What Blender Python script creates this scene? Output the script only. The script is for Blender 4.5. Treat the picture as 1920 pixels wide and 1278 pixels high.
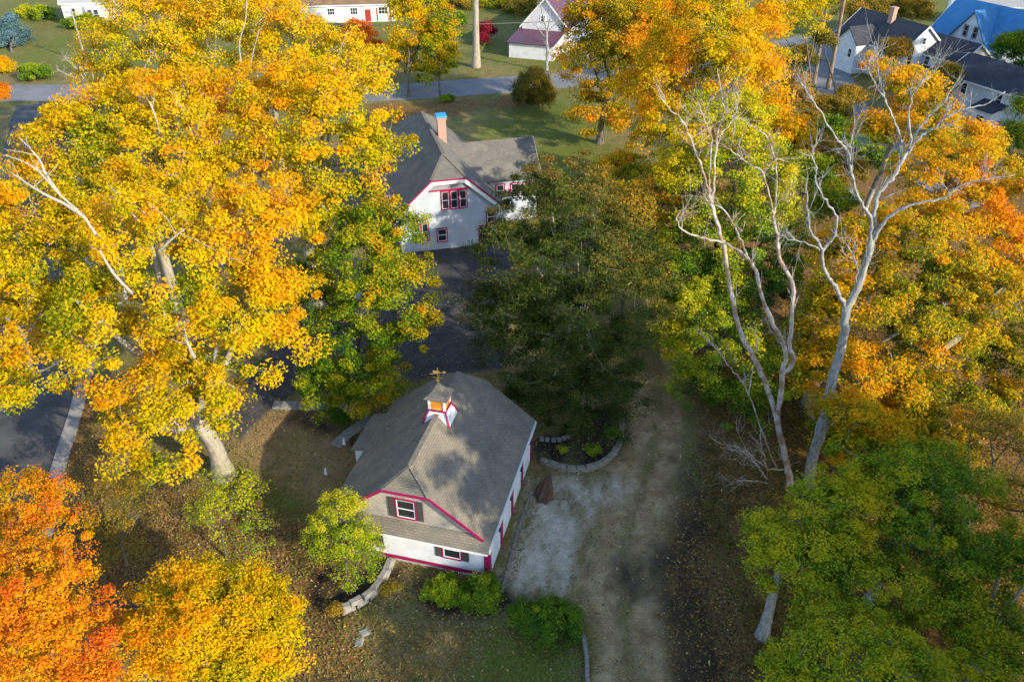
import bpy, math, random
import numpy as np
from mathutils import Vector, Matrix

R = math.radians
S = bpy.context.scene
for _o in list(bpy.data.objects):
    bpy.data.objects.remove(_o)
C = S.collection
rnd = random.Random(7)

# ------------------------------------------------------------------ camera
CAM_H, PITCH, FPX = 38.0, R(34.0), 1493.0
cam_d = bpy.data.cameras.new('camera')
cam_d.sensor_width = 36.0
cam_d.lens = FPX / 1920 * 36
cam_d.clip_start = 0.5
cam_d.clip_end = 6000
cam = bpy.data.objects.new('camera', cam_d)
C.objects.link(cam)
cam.location = (0, 0, CAM_H)
cam.rotation_euler = (R(90) - PITCH, 0, 0)
S.camera = cam

# ------------------------------------------------------------------ sky, sun, exposure
SUN_EL = R(25.0)
SUN_AZ = R(-39.0)          # measured from +X, negative = towards the camera side
sun_vec = Vector((math.cos(SUN_AZ) * math.cos(SUN_EL), math.sin(SUN_AZ) * math.cos(SUN_EL), math.sin(SUN_EL)))
W = bpy.data.worlds.new('World')
S.world = W
W.use_nodes = True
wn = W.node_tree
wn.nodes.clear()
sky = wn.nodes.new('ShaderNodeTexSky')
sky.sky_type = 'NISHITA'
sky.sun_disc = False
sky.sun_elevation = SUN_EL
sky.sun_rotation = math.atan2(sun_vec.x, sun_vec.y)
sky.ozone_density = 2.0
sky.dust_density = 0.4
bg = wn.nodes.new('ShaderNodeBackground')
bg.inputs['Strength'].default_value = 0.15
wo = wn.nodes.new('ShaderNodeOutputWorld')
wn.links.new(sky.outputs[0], bg.inputs['Color'])
wn.links.new(bg.outputs[0], wo.inputs['Surface'])
sl = bpy.data.lights.new('sun', 'SUN')
sl.energy = 2.9
sl.angle = R(0.53)
sl.color = (1.0, 0.88, 0.67)
sun = bpy.data.objects.new('sun', sl)
C.objects.link(sun)
sun.rotation_euler = (-sun_vec).to_track_quat('-Z', 'Y').to_euler()
S.view_settings.view_transform = 'Standard'
S.view_settings.look = 'None'
S.view_settings.exposure = 1.40
S.view_settings.gamma = 1.0
S.view_settings.use_curve_mapping = False
S.render.engine = 'CYCLES'
S.cycles.max_bounces = 6
S.cycles.transparent_max_bounces = 4
S.cycles.use_denoising = True

# ------------------------------------------------------------------ survey helpers: where a sight line meets the place
_c, _s = math.cos(PITCH), math.sin(PITCH)

def ray(px, py):
    a, b = (px - 960) / FPX, (py - 639) / FPX
    return np.array([a, _c - b * _s, -_s - b * _c])

def G(px, py, z=0.0):
    d = ray(px, py)
    t = (z - CAM_H) / d[2]
    return np.array([d[0] * t, d[1] * t, z])

def P(px, py, Y):
    d = ray(px, py)
    t = Y / d[1]
    return np.array([d[0] * t, Y, CAM_H + d[2] * t])

def depth(p):
    return p[1] * _c - (p[2] - CAM_H) * _s

def px2m(p):
    return depth(p) / FPX

# ------------------------------------------------------------------ materials
def mat(name):
    m = bpy.data.materials.new(name)
    m.use_nodes = True
    nt = m.node_tree
    nt.nodes.clear()
    out = nt.nodes.new('ShaderNodeOutputMaterial')
    return m, nt, out

def N(nt, kind, **kw):
    n = nt.nodes.new('ShaderNode' + kind)
    for k, v in kw.items():
        if k in n.inputs:
            n.inputs[k].default_value = v
        else:
            setattr(n, k, v)
    return n

def ramp(nt, stops, fac=None):
    r = nt.nodes.new('ShaderNodeValToRGB')
    el = r.color_ramp.elements
    while len(el) < len(stops):
        el.new(0.5)
    for e, (p, c) in zip(el, stops):
        e.position = p
        e.color = (*c, 1)
    if fac is not None:
        nt.links.new(fac, r.inputs[0])
    return r

def mixc(nt, fac, a, b, mode='MIX'):
    m = nt.nodes.new('ShaderNodeMix')
    m.data_type = 'RGBA'
    m.blend_type = mode
    for sock, v in ((m.inputs[0], fac), (m.inputs[6], a), (m.inputs[7], b)):
        if hasattr(v, 'links'):
            nt.links.new(v, sock)
        elif isinstance(v, (int, float)):
            sock.default_value = v
        else:
            sock.default_value = (*v, 1)
    return m.outputs[2]

def noise(nt, scale, vec, detail=3.0, rough=0.55):
    n = N(nt, 'TexNoise', Scale=scale, Detail=detail, Roughness=rough)
    nt.links.new(vec, n.inputs['Vector'])
    return n.outputs['Fac']

def plain(name, col, rough=0.6, var=0.12, scale=3.0, bump=0.0, bscale=20.0, metal=0.0, spec=0.3):
    """painted, stone or timber surface with soft colour variation and fine relief"""
    m, nt, out = mat(name)
    tc = N(nt, 'TexCoord')
    b = N(nt, 'BsdfPrincipled', Roughness=rough, Metallic=metal)
    b.inputs['Specular IOR Level'].default_value = spec
    f = noise(nt, scale, tc.outputs['Object'], 5)
    lo = [c * (1 - var) for c in col]
    hi = [min(1, c * (1 + var)) for c in col]
    r = ramp(nt, [(0.3, lo), (0.7, hi)], f)
    nt.links.new(r.outputs[0], b.inputs['Base Color'])
    if bump:
        f2 = noise(nt, bscale, tc.outputs['Object'], 4)
        bp = N(nt, 'Bump', Strength=bump, Distance=0.02)
        nt.links.new(f2, bp.inputs['Height'])
        nt.links.new(bp.outputs[0], b.inputs['Normal'])
    nt.links.new(b.outputs[0], out.inputs[0])
    return m

def leafmat(name, stops, trans=0.38):
    m, nt, out = mat(name)
    at = N(nt, 'Attribute', attribute_name='tint')
    r = ramp(nt, stops, at.outputs['Fac'])
    b = N(nt, 'BsdfPrincipled', Roughness=0.75)
    b.inputs['Specular IOR Level'].default_value = 0.08
    t = N(nt, 'BsdfTranslucent')
    nt.links.new(r.outputs[0], b.inputs['Base Color'])
    nt.links.new(r.outputs[0], t.inputs['Color'])
    mx = N(nt, 'MixShader')
    mx.inputs[0].default_value = trans
    nt.links.new(b.outputs[0], mx.inputs[1])
    nt.links.new(t.outputs[0], mx.inputs[2])
    nt.links.new(mx.outputs[0], out.inputs[0])
    return m

def barkmat(name, a, b_, scale=6.0, patch=None):
    m, nt, out = mat(name)
    tc = N(nt, 'TexCoord')
    mp = N(nt, 'Mapping')
    mp.inputs['Scale'].default_value = (1, 1, 0.25)
    nt.links.new(tc.outputs['Object'], mp.inputs[0])
    f = noise(nt, scale, mp.outputs[0], 6, 0.65)
    r = ramp(nt, [(0.35, a), (0.68, b_)], f)
    col = r.outputs[0]
    if patch:
        f2 = noise(nt, 1.3, tc.outputs['Object'], 4)
        r2 = ramp(nt, [(0.48, (0, 0, 0)), (0.58, (1, 1, 1))], f2)
        col = mixc(nt, r2.outputs[0], col, patch)
    b = N(nt, 'BsdfPrincipled', Roughness=0.85)
    nt.links.new(col, b.inputs['Base Color'])
    bp = N(nt, 'Bump', Strength=0.6, Distance=0.03)
    nt.links.new(f, bp.inputs['Height'])
    nt.links.new(bp.outputs[0], b.inputs['Normal'])
    nt.links.new(b.outputs[0], out.inputs[0])
    return m

def shinglemat(name, a, b_, w=0.32, h=0.15, stain=None):
    """asphalt shingle courses laid in the slope's own metric uv"""
    m, nt, out = mat(name)
    tc = N(nt, 'TexCoord')
    br = N(nt, 'TexBrick', Scale=1.0)
    br.inputs['Color1'].default_value = (*a, 1)
    br.inputs['Color2'].default_value = (*b_, 1)
    br.inputs['Mortar'].default_value = (*[x * 0.55 for x in a], 1)
    br.inputs['Mortar Size'].default_value = 0.012
    br.inputs['Brick Width'].default_value = w
    br.inputs['Row Height'].default_value = h
    nt.links.new(tc.outputs['UV'], br.inputs['Vector'])
    f = noise(nt, 0.8, tc.outputs['Object'], 6, 0.6)
    r = ramp(nt, [(0.3, (0.72, 0.72, 0.74)), (0.7, (1.15, 1.12, 1.08))], f)
    col = mixc(nt, 1.0, br.outputs['Color'], r.outputs[0], 'MULTIPLY')
    g = noise(nt, 60, tc.outputs['Object'], 2)
    rg = ramp(nt, [(0.3, (0.7, 0.7, 0.7)), (0.7, (1.25, 1.25, 1.25))], g)
    col = mixc(nt, 1.0, col, rg.outputs[0], 'MULTIPLY')
    if stain:
        f3 = noise(nt, 0.35, tc.outputs['Object'], 5)
        r3 = ramp(nt, [(0.52, (0, 0, 0)), (0.7, (1, 1, 1))], f3)
        col = mixc(nt, r3.outputs[0], col, stain)
    b = N(nt, 'BsdfPrincipled', Roughness=0.9)
    b.inputs['Specular IOR Level'].default_value = 0.15
    nt.links.new(col, b.inputs['Base Color'])
    bp = N(nt, 'Bump', Strength=0.5, Distance=0.02)
    nt.links.new(br.outputs['Fac'], bp.inputs['Height'])
    bp.invert = True
    nt.links.new(bp.outputs[0], b.inputs['Normal'])
    nt.links.new(b.outputs[0], out.inputs[0])
    return m

M = {}
M['white'] = plain('white_paint', (0.78, 0.78, 0.77), 0.5, 0.05, 1.5, 0.1, 30)
M['house_wall'] = plain('shade_blued_white_siding', (0.42, 0.46, 0.52), 0.6, 0.08, 0.8, 0.15, 12)  # white siding with the facade's blue shade put into its colour
M['white_wall'] = plain('white_siding', (0.63, 0.64, 0.65), 0.6, 0.14, 1.1, 0.15, 12)
M['cream_wall'] = plain('cream_siding', (0.72, 0.68, 0.62), 0.6, 0.07, 0.8, 0.15, 12)
M['magenta'] = plain('magenta_trim_paint', (0.32, 0.012, 0.085), 0.5, 0.12, 2)
M['black'] = plain('black_paint', (0.03, 0.03, 0.035), 0.5, 0.2, 4)
M['shutter'] = plain('dark_shutter_paint', (0.075, 0.062, 0.058), 0.55, 0.15, 6)
M['grey_panel'] = plain('grey_shingle_panel', (0.30, 0.30, 0.30), 0.8, 0.15, 6, 0.3, 30)
M['concrete'] = plain('concrete', (0.40, 0.39, 0.36), 0.9, 0.22, 2.2, 0.4, 14)
M['orange'] = plain('orange_lit_glass', (0.85, 0.30, 0.015), 0.45, 0.1, 6)
M['brass'] = plain('aged_brass', (0.45, 0.30, 0.10), 0.4, 0.2, 8, metal=0.6)
M['stone'] = plain('pale_stone', (0.25, 0.24, 0.21), 0.9, 0.3, 3, 0.6, 12)
M['slab'] = plain('flagstone', (0.22, 0.21, 0.19), 0.9, 0.25, 3, 0.5, 12)
M['timber'] = plain('weathered_timber', (0.20, 0.18, 0.14), 0.85, 0.25, 4, 0.5, 14)
M['tarp'] = plain('brown_tarpaulin', (0.085, 0.045, 0.03), 0.7, 0.5, 3, 0.5, 8)
M['bluecap'] = plain('blue_chimney_cover', (0.03, 0.28, 0.62), 0.5, 0.1, 3)
M['door_red'] = plain('red_door_paint', (0.30, 0.04, 0.025), 0.5, 0.15, 4)
M['purple_roof'] = plain('purple_metal_roof', (0.10, 0.035, 0.062), 0.45, 0.15, 1.5, 0.1, 5)
M['blue_roof'] = plain('blue_shingle_roof', (0.05, 0.20, 0.40), 0.7, 0.12, 1.0, 0.2, 10)
M['brown_roof'] = shinglemat('brown_shingles', (0.26, 0.17, 0.10), (0.22, 0.14, 0.08))
M['dark_roof'] = shinglemat('charcoal_shingles', (0.055, 0.06, 0.075), (0.07, 0.075, 0.09))
M['barn_roof'] = shinglemat('weathered_barn_shingles', (0.240, 0.212, 0.165), (0.195, 0.175, 0.140), stain=(0.15, 0.147, 0.135))
M['house_roof'] = shinglemat('grey_house_shingles', (0.205, 0.193, 0.168), (0.165, 0.157, 0.142))
M['gable_shingle'] = shinglemat('tan_wall_shingles', (0.52, 0.475, 0.40), (0.44, 0.40, 0.34), 0.2, 0.13)
M['brick'] = None
m_, nt_, out_ = mat('red_brick')
tc_ = N(nt_, 'TexCoord')
br_ = N(nt_, 'TexBrick', Scale=1.0)
br_.inputs['Color1'].default_value = (0.42, 0.17, 0.11, 1)
br_.inputs['Color2'].default_value = (0.50, 0.24, 0.16, 1)
br_.inputs['Mortar'].default_value = (0.45, 0.40, 0.36, 1)
br_.inputs['Brick Width'].default_value = 0.22
br_.inputs['Row Height'].default_value = 0.075
br_.inputs['Mortar Size'].default_value = 0.01
nt_.links.new(tc_.outputs['UV'], br_.inputs['Vector'])
b_ = N(nt_, 'BsdfPrincipled', Roughness=0.85)
nt_.links.new(br_.outputs['Color'], b_.inputs['Base Color'])
nt_.links.new(b_.outputs[0], out_.inputs[0])
M['brick'] = m_
m_, nt_, out_ = mat('window_glass')
b_ = N(nt_, 'BsdfPrincipled', Roughness=0.08)
b_.inputs['Base Color'].default_value = (0.02, 0.025, 0.032, 1)
b_.inputs['Specular IOR Level'].default_value = 0.6
nt_.links.new(b_.outputs[0], out_.inputs[0])
M['glass'] = m_
M['asphalt'] = plain('road_asphalt', (0.066, 0.064, 0.066), 0.85, 0.42, 0.45, 0.2, 40)
M['old_asphalt'] = plain('faded_road_asphalt', (0.17, 0.17, 0.175), 0.85, 0.18, 0.35, 0.2, 30)
M['walk'] = plain('sidewalk_concrete', (0.26, 0.245, 0.225), 0.9, 0.18, 1.2, 0.3, 20)

GRN = (0.055, 0.125, 0.008)
YGR = (0.26, 0.30, 0.010)
YEL = (0.72, 0.43, 0.008)
GOLD = (0.74, 0.33, 0.006)
ORG = (0.72, 0.215, 0.006)
RED = (0.66, 0.105, 0.012)
L = {}
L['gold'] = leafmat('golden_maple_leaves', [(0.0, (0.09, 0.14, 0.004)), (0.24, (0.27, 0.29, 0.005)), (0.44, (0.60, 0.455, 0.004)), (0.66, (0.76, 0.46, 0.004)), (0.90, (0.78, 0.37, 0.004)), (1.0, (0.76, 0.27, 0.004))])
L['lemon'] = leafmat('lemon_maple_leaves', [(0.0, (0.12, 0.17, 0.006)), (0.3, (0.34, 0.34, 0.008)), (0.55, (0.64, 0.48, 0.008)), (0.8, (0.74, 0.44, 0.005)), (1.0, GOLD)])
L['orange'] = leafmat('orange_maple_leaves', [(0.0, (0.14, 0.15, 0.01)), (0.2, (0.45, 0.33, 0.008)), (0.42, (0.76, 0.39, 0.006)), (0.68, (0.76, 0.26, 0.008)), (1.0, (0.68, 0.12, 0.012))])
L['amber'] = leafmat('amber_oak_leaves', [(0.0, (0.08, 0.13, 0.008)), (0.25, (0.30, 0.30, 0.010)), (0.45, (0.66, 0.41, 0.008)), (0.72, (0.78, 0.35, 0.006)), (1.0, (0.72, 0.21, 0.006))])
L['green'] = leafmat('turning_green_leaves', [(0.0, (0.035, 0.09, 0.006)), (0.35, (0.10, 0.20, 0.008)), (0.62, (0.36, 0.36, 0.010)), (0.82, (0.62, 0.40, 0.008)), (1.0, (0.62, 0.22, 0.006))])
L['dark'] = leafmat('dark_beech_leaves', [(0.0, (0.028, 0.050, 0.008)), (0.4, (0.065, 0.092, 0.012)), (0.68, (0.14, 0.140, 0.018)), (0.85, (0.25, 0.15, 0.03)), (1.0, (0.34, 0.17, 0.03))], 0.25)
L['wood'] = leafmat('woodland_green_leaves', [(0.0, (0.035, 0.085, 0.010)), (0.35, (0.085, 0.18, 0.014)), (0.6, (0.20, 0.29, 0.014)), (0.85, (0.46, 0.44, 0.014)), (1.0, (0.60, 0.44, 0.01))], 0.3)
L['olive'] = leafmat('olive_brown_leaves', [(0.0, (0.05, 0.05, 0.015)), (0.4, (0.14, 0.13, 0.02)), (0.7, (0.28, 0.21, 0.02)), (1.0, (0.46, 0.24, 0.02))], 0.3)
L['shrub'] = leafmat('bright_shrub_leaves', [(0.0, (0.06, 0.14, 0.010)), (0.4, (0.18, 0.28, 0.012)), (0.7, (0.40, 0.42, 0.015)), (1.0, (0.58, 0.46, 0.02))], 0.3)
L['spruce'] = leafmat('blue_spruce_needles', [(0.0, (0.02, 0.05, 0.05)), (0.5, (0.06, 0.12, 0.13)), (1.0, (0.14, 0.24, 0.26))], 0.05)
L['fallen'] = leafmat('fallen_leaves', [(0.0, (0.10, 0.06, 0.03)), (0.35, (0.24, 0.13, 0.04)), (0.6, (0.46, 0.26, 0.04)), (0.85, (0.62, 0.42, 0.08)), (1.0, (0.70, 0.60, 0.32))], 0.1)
B = {}
B['maple'] = barkmat('maple_bark', (0.20, 0.17, 0.13), (0.46, 0.40, 0.31))
B['pale'] = barkmat('pale_bare_limb', (0.24, 0.21, 0.165), (0.47, 0.42, 0.34))
B['dead'] = barkmat('barkless_dead_wood', (0.33, 0.265, 0.215), (0.58, 0.50, 0.43), 7.0, (0.27, 0.175, 0.115))
B['grey'] = barkmat('lichened_grey_bark', (0.14, 0.14, 0.135), (0.42, 0.41, 0.385), 9.0)
B['beech'] = barkmat('beech_bark', (0.10, 0.09, 0.075), (0.26, 0.235, 0.19))
B['dark'] = barkmat('dark_bark', (0.06, 0.05, 0.04), (0.16, 0.135, 0.11))
B['pine'] = barkmat('pine_bark', (0.12, 0.085, 0.06), (0.34, 0.25, 0.19))

# ------------------------------------------------------------------ object helpers
def tag(o, label=None, cat=None, group=None, kind=None):
    if label: o['label'] = label
    if cat: o['category'] = cat
    if group: o['group'] = group
    if kind: o['kind'] = kind
    return o

def empty(name, loc=(0, 0, 0), rz=0.0):
    o = bpy.data.objects.new(name, None)
    C.objects.link(o)
    o.location = loc
    o.rotation_euler = (0, 0, rz)
    o.empty_display_size = 0.3
    return o

def link(name, me, parent=None):
    o = bpy.data.objects.new(name, me)
    C.objects.link(o)
    if parent is not None:
        o.parent = parent
    return o

class MB:
    """collects polygons; build() links them as one mesh with metric uv"""
    def __init__(self):
        self.v, self.f = [], []
    def poly(self, pts):
        i = len(self.v)
        self.v += [tuple(map(float, p)) for p in pts]
        self.f.append(tuple(range(i, i + len(pts))))
        return self
    def hexa(self, b, t):
        """b, t: four points each, bottom and top rings"""
        i = len(self.v)
        self.v += [tuple(map(float, p)) for p in list(b) + list(t)]
        n = len(b)
        self.f.append(tuple(range(i + n - 1, i - 1, -1)))
        self.f.append(tuple(range(i + n, i + 2 * n)))
        for k in range(n):
            self.f.append((i + k, i + (k + 1) % n, i + n + (k + 1) % n, i + n + k))
        return self
    def box(self, x0, x1, y0, y1, z0, z1):
        return self.hexa([(x0, y0, z0), (x1, y0, z0), (x1, y1, z0), (x0, y1, z0)],
                         [(x0, y0, z1), (x1, y0, z1), (x1, y1, z1), (x0, y1, z1)])
    def slab(self, pts, th):
        """planar polygon (upper face, counter-clockwise from outside) thickened inwards"""
        p = [Vector(q) for q in pts]
        n = Vector((0, 0, 0))
        for k in range(len(p)):
            n += p[k].cross(p[(k + 1) % len(p)])
        n.normalize()
        return self.hexa([q - n * th for q in p], p)
    def bar(self, a, b, w, h):
        a, b = Vector(a), Vector(b)
        d = (b - a).normalized()
        s = d.cross(Vector((0, 0, 1)))
        if s.length < 1e-4: s = Vector((1, 0, 0))
        s.normalize()
        u = s.cross(d)
        q = [s * (w / 2) * i + u * (h / 2) * j for i, j in ((-1, -1), (1, -1), (1, 1), (-1, 1))]
        return self.hexa([a + k for k in q], [b + k for k in q])
    def build(self, name, material, parent=None, smooth=False):
        me = bpy.data.meshes.new(name)
        me.from_pydata(self.v, [], self.f)
        me.validate()
        uv = me.uv_layers.new(name='uv')
        Z = Vector((0, 0, 1))
        for p in me.polygons:
            n = p.normal
            h = Z.cross(n)
            h = Vector((1, 0, 0)) if h.length < 1e-3 else h.normalized()
            w = n.cross(h)
            for li in p.loop_indices:
                co = me.vertices[me.loops[li].vertex_index].co
                uv.data[li].uv = (co.dot(h), co.dot(w))
            p.use_smooth = smooth
        me.materials.append(material)
        return link(name, me, parent)

def np_mesh(name, v, faces, material, attr=None, smooth=False):
    """v (n,3), faces (m,k) with constant k; attr = {name: (n,)}"""
    v = np.ascontiguousarray(v, np.float32)
    faces = np.ascontiguousarray(faces, np.int32)
    m, k = faces.shape
    me = bpy.data.meshes.new(name)
    me.vertices.add(len(v))
    me.vertices.foreach_set('co', v.ravel())
    me.loops.add(m * k)
    me.loops.foreach_set('vertex_index', faces.ravel())
    me.polygons.add(m)
    me.polygons.foreach_set('loop_start', np.arange(m, dtype=np.int32) * k)
    me.polygons.foreach_set('use_smooth', np.full(m, smooth))
    for an, av in (attr or {}).items():
        a = me.attributes.new(an, 'FLOAT', 'POINT')
        a.data.foreach_set('value', np.ascontiguousarray(av, np.float32))
    me.materials.append(material)
    me.update(calc_edges=True)
    return me

def tube_np(pts, rad, sides=6):
    """open tube along a polyline; returns verts, quads"""
    p = np.asarray(pts, float)
    n = len(p)
    t = np.gradient(p, axis=0)
    t /= np.linalg.norm(t, axis=1)[:, None] + 1e-9
    ref = np.array([0.0, 0, 1]) if abs(t[0, 2]) < 0.9 else np.array([1.0, 0, 0])
    a = np.empty_like(p)
    cur = ref
    for i in range(n):
        cur = cur - t[i] * cur.dot(t[i])
        cur = cur / (np.linalg.norm(cur) + 1e-9)
        a[i] = cur
    b = np.cross(t, a)
    th = np.linspace(0, 2 * np.pi, sides, endpoint=False)
    r = np.asarray(rad, float)[:, None, None]
    ring = p[:, None] + r * (a[:, None] * np.cos(th)[None, :, None] + b[:, None] * np.sin(th)[None, :, None])
    v = ring.reshape(-1, 3)
    i = np.arange(n - 1)[:, None] * sides
    j = np.arange(sides)[None]
    j2 = (j + 1) % sides
    f = np.stack([i + j, i + j2, i + sides + j2, i + sides + j], -1).reshape(-1, 4)
    # closed tip
    cap = np.arange(n * sides - sides, n * sides)
    if sides == 4:
        f = np.vstack([f, cap[None]])
    elif sides == 6:
        f = np.vstack([f, cap[[0, 1, 2, 3]][None], cap[[3, 4, 5, 0]][None]])
    elif sides == 8:
        f = np.vstack([f, cap[[0, 1, 2, 3]][None], cap[[3, 4, 5, 6]][None], cap[[6, 7, 0, 3]][None]])
    return v, f

class TB:
    def __init__(self): self.v, self.f, self.n = [], [], 0
    def add(self, pts, rad, sides=6):
        v, f = tube_np(pts, rad, sides)
        self.v.append(v); self.f.append(f + self.n); self.n += len(v)
        return self
    def build(self, name, material, parent=None):
        me = np_mesh(name, np.vstack(self.v), np.vstack(self.f), material, smooth=True)
        return link(name, me, parent)

def smooth_path(pts, n):
    """Catmull-Rom through the points"""
    p = np.asarray(pts, float)
    if len(p) < 3:
        t = np.linspace(0, 1, n)[:, None]
        return p[0] * (1 - t) + p[-1] * t
    q = np.vstack([2 * p[0] - p[1], p, 2 * p[-1] - p[-2]])
    s = np.linspace(0, len(p) - 1 - 1e-6, n)
    i = s.astype(int)
    t = (s - i)[:, None]
    a, b, c, d = q[i], q[i + 1], q[i + 2], q[i + 3]
    return 0.5 * (2 * b + (c - a) * t + (2 * a - 5 * b + 4 * c - d) * t ** 2 + (3 * b - a - 3 * c + d) * t ** 3)

_nr = np.random.default_rng(3)
_K = _nr.normal(size=(14, 3)); _PH = _nr.uniform(0, 6.28, 14)
def wob(p, s):
    """smooth pseudo-noise in about -1..1"""
    q = np.asarray(p) * s
    return np.sin(q @ _K.T + _PH).sum(-1) / 5.0

# ------------------------------------------------------------------ trees
def leaf_mesh(name, pos, nor, size, tint, material, rng, aspect=0.72, fold=0.22):
    n = len(pos)
    nor = nor / (np.linalg.norm(nor, axis=1)[:, None] + 1e-9)
    d = rng.normal(size=(n, 3)); d[:, 2] -= 0.3
    d -= nor * (d * nor).sum(1)[:, None]
    d /= np.linalg.norm(d, axis=1)[:, None] + 1e-9
    s = np.cross(nor, d)
    L_ = size[:, None]
    v = np.empty((n, 3, 3))
    w_l = s * L_ * aspect * 0.5
    v[:, 0] = pos - d * L_ * 0.5 + w_l
    v[:, 1] = pos + d * L_ * 0.5 + nor * L_ * fold * rng.normal(size=(n, 1))
    v[:, 2] = pos - d * L_ * 0.5 - w_l
    f = np.arange(n * 3).reshape(n, 3)
    return np_mesh(name, v.reshape(-1, 3), f, material, {'tint': np.repeat(np.clip(tint, 0, 1), 3)})

def clusters(blobs, n, rng, hollow=0.55, under=0.35, lump=0.24):
    c = np.array([b[0] for b in blobs]); r = np.array([b[1] for b in blobs])
    w = (r[:, 0] * r[:, 1] * r[:, 2]) ** (2 / 3)
    w = w / w.sum()
    m = n * 4
    k = rng.choice(len(blobs), m, p=w)
    d = rng.normal(size=(m, 3))
    d /= np.linalg.norm(d, axis=1)[:, None]
    low = (d[:, 2] < -under)
    d[low, 2] *= -1
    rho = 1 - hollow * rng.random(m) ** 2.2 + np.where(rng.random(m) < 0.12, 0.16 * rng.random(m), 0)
    p = c[k] + d * r[k] * rho[:, None]
    p += d * (wob(p, 0.9) * lump)[:, None] * r[k]
    q = np.linalg.norm((p[:, None] - c[None]) / r[None], axis=2)
    q[np.arange(m), k] = 9
    keep = (q.min(1) > 0.62) | (rng.random(m) < 0.18)
    keep &= p[:, 2] > 0.5
    idx = np.flatnonzero(keep)[:n]
    return p[idx], d[idx], rho[idx]

def tree(name, label, cat, base, blobs, ncl, lpc, ls, leaf, bark, r0, seed, t0=0.55, vary=0.2, hg=0.15, group=None,
         rc=0.8, flat=0.6, hollow=0.55, fork=0.45, up=0.55, limbs=6, trunk_pts=None, tilt=None, twig=0.035, sides=8, under=0.35,
         crown_name='crown', sparse_twigs=True, out_only=False):
    """blobs: list of (centre xyz, radii xyz).  One thing > trunk, branches, crown"""
    rng = np.random.default_rng(seed)
    root = empty(name, (float(base[0]), float(base[1]), 0))
    tag(root, label, cat, group)
    off = np.array([base[0], base[1], 0.0])
    p, d, rho = clusters(blobs, ncl, rng, hollow, under)
    n = len(p)
    zlo, zhi = p[:, 2].min(), p[:, 2].max()
    cen = p.mean(0)
    # leaves
    k = np.maximum(6, (lpc * 2.1 * rng.uniform(0.5, 1.5, n)).astype(int))
    idx = np.repeat(np.arange(n), k)
    m = len(idx)
    q = rng.normal(size=(m, 3))
    q /= np.linalg.norm(q, axis=1)[:, None]
    q *= (rng.random(m) ** 0.45)[:, None]
    rcl = rc * rng.uniform(0.5, 1.4, n)
    pos = p[idx] + q * rcl[idx][:, None] * np.array([1, 1, flat])
    pos[:, 2] = np.maximum(pos[:, 2], 0.06)
    nor = d[idx] * 0.55 + np.array([0, 0, up]) + rng.normal(size=(m, 3)) * 0.55 + q * 0.35
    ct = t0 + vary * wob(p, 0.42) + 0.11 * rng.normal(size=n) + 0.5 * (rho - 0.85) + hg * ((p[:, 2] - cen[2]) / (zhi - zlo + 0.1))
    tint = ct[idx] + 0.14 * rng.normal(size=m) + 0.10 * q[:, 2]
    size = ls * 0.60 * rng.uniform(0.6, 1.35, m)
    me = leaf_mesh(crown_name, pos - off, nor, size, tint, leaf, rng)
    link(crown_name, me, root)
    if bark is None:
        return root
    # trunk
    fk = np.array([base[0] * 0.6 + cen[0] * 0.4, base[1] * 0.6 + cen[1] * 0.4, zlo + (cen[2] - zlo) * fork])
    fk[2] = max(fk[2], 0.6)
    if trunk_pts is None:
        tp = [np.array([base[0], base[1], -0.2]), np.array([base[0] * 0.85 + fk[0] * 0.15, base[1] * 0.85 + fk[1] * 0.15, fk[2] * 0.45]), fk]
    else:
        tp = [np.array(t) for t in trunk_pts]
        fk = tp[-1]
    path = smooth_path(tp, 8)
    rad = r0 * (1 - 0.45 * np.linspace(0, 1, 8)); rad[0] *= 1.45; rad[1] *= 1.08
    TB().add(path - off, rad, sides).build('trunk', bark, root)
    # limbs: k-means on clusters
    g = p[rng.choice(n, min(limbs, n), replace=False)]
    for _ in range(6):
        a = np.argmin(((p[:, None] - g[None]) ** 2).sum(2), 1)
        g = np.array([p[a == j].mean(0) if (a == j).any() else g[j] for j in range(len(g))])
    br = TB()
    for j in range(len(g)):
        end = g[j]
        fk = path[7 - (j * 2) % 4]
        mid = fk * 0.5 + end * 0.5 + np.array([0, 0, -0.08 * np.linalg.norm(end - fk)]) + rng.normal(size=3) * 0.25
        lp = smooth_path([fk, mid, end], 7)
        rr = np.linspace(r0 * 0.5, r0 * 0.16, 7)
        br.add(lp - off, rr, 6)
        # each spray grows from the nearest wood already there
        wood = [w for w in lp[2:]]
        wr = [twig * 1.6] * len(wood)
        mem = np.flatnonzero(a == j)
        mem = mem[np.argsort([np.linalg.norm(lp[2:] - p[ci], axis=1).min() for ci in mem])]
        for ci in mem:
            e = p[ci]
            W_ = np.array(wood)
            s = int(np.argmin(np.linalg.norm(W_ - e, axis=1)))
            st = W_[s]
            ln = np.linalg.norm(e - st)
            md = st * 0.5 + e * 0.5 + rng.normal(size=3) * 0.10 * ln + np.array([0, 0, -0.05 * ln])
            r_ = max(twig * 0.35, wr[s] * 0.8)
            br.add(np.array([st, md, e]) - off, [r_, r_ * 0.8, r_ * 0.6], 4)
            wood += [md, e]; wr += [r_ * .8, r_ * .6]
    br.build('branches', bark, root)
    return root

def BL(*specs):
    """crown lobes surveyed by sight line: (px, py, distance, half-width px, half-height px[, depth factor])"""
    out = []
    for s in specs:
        px, py, Y, rw, rh = s[:5]
        dfac = s[5] if len(s) > 5 else 1.0
        c = P(px, py, Y)
        k = px2m(c)
        out.append((c, np.array([rw * k, rw * k * dfac, rh * k])))
    return out

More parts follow.
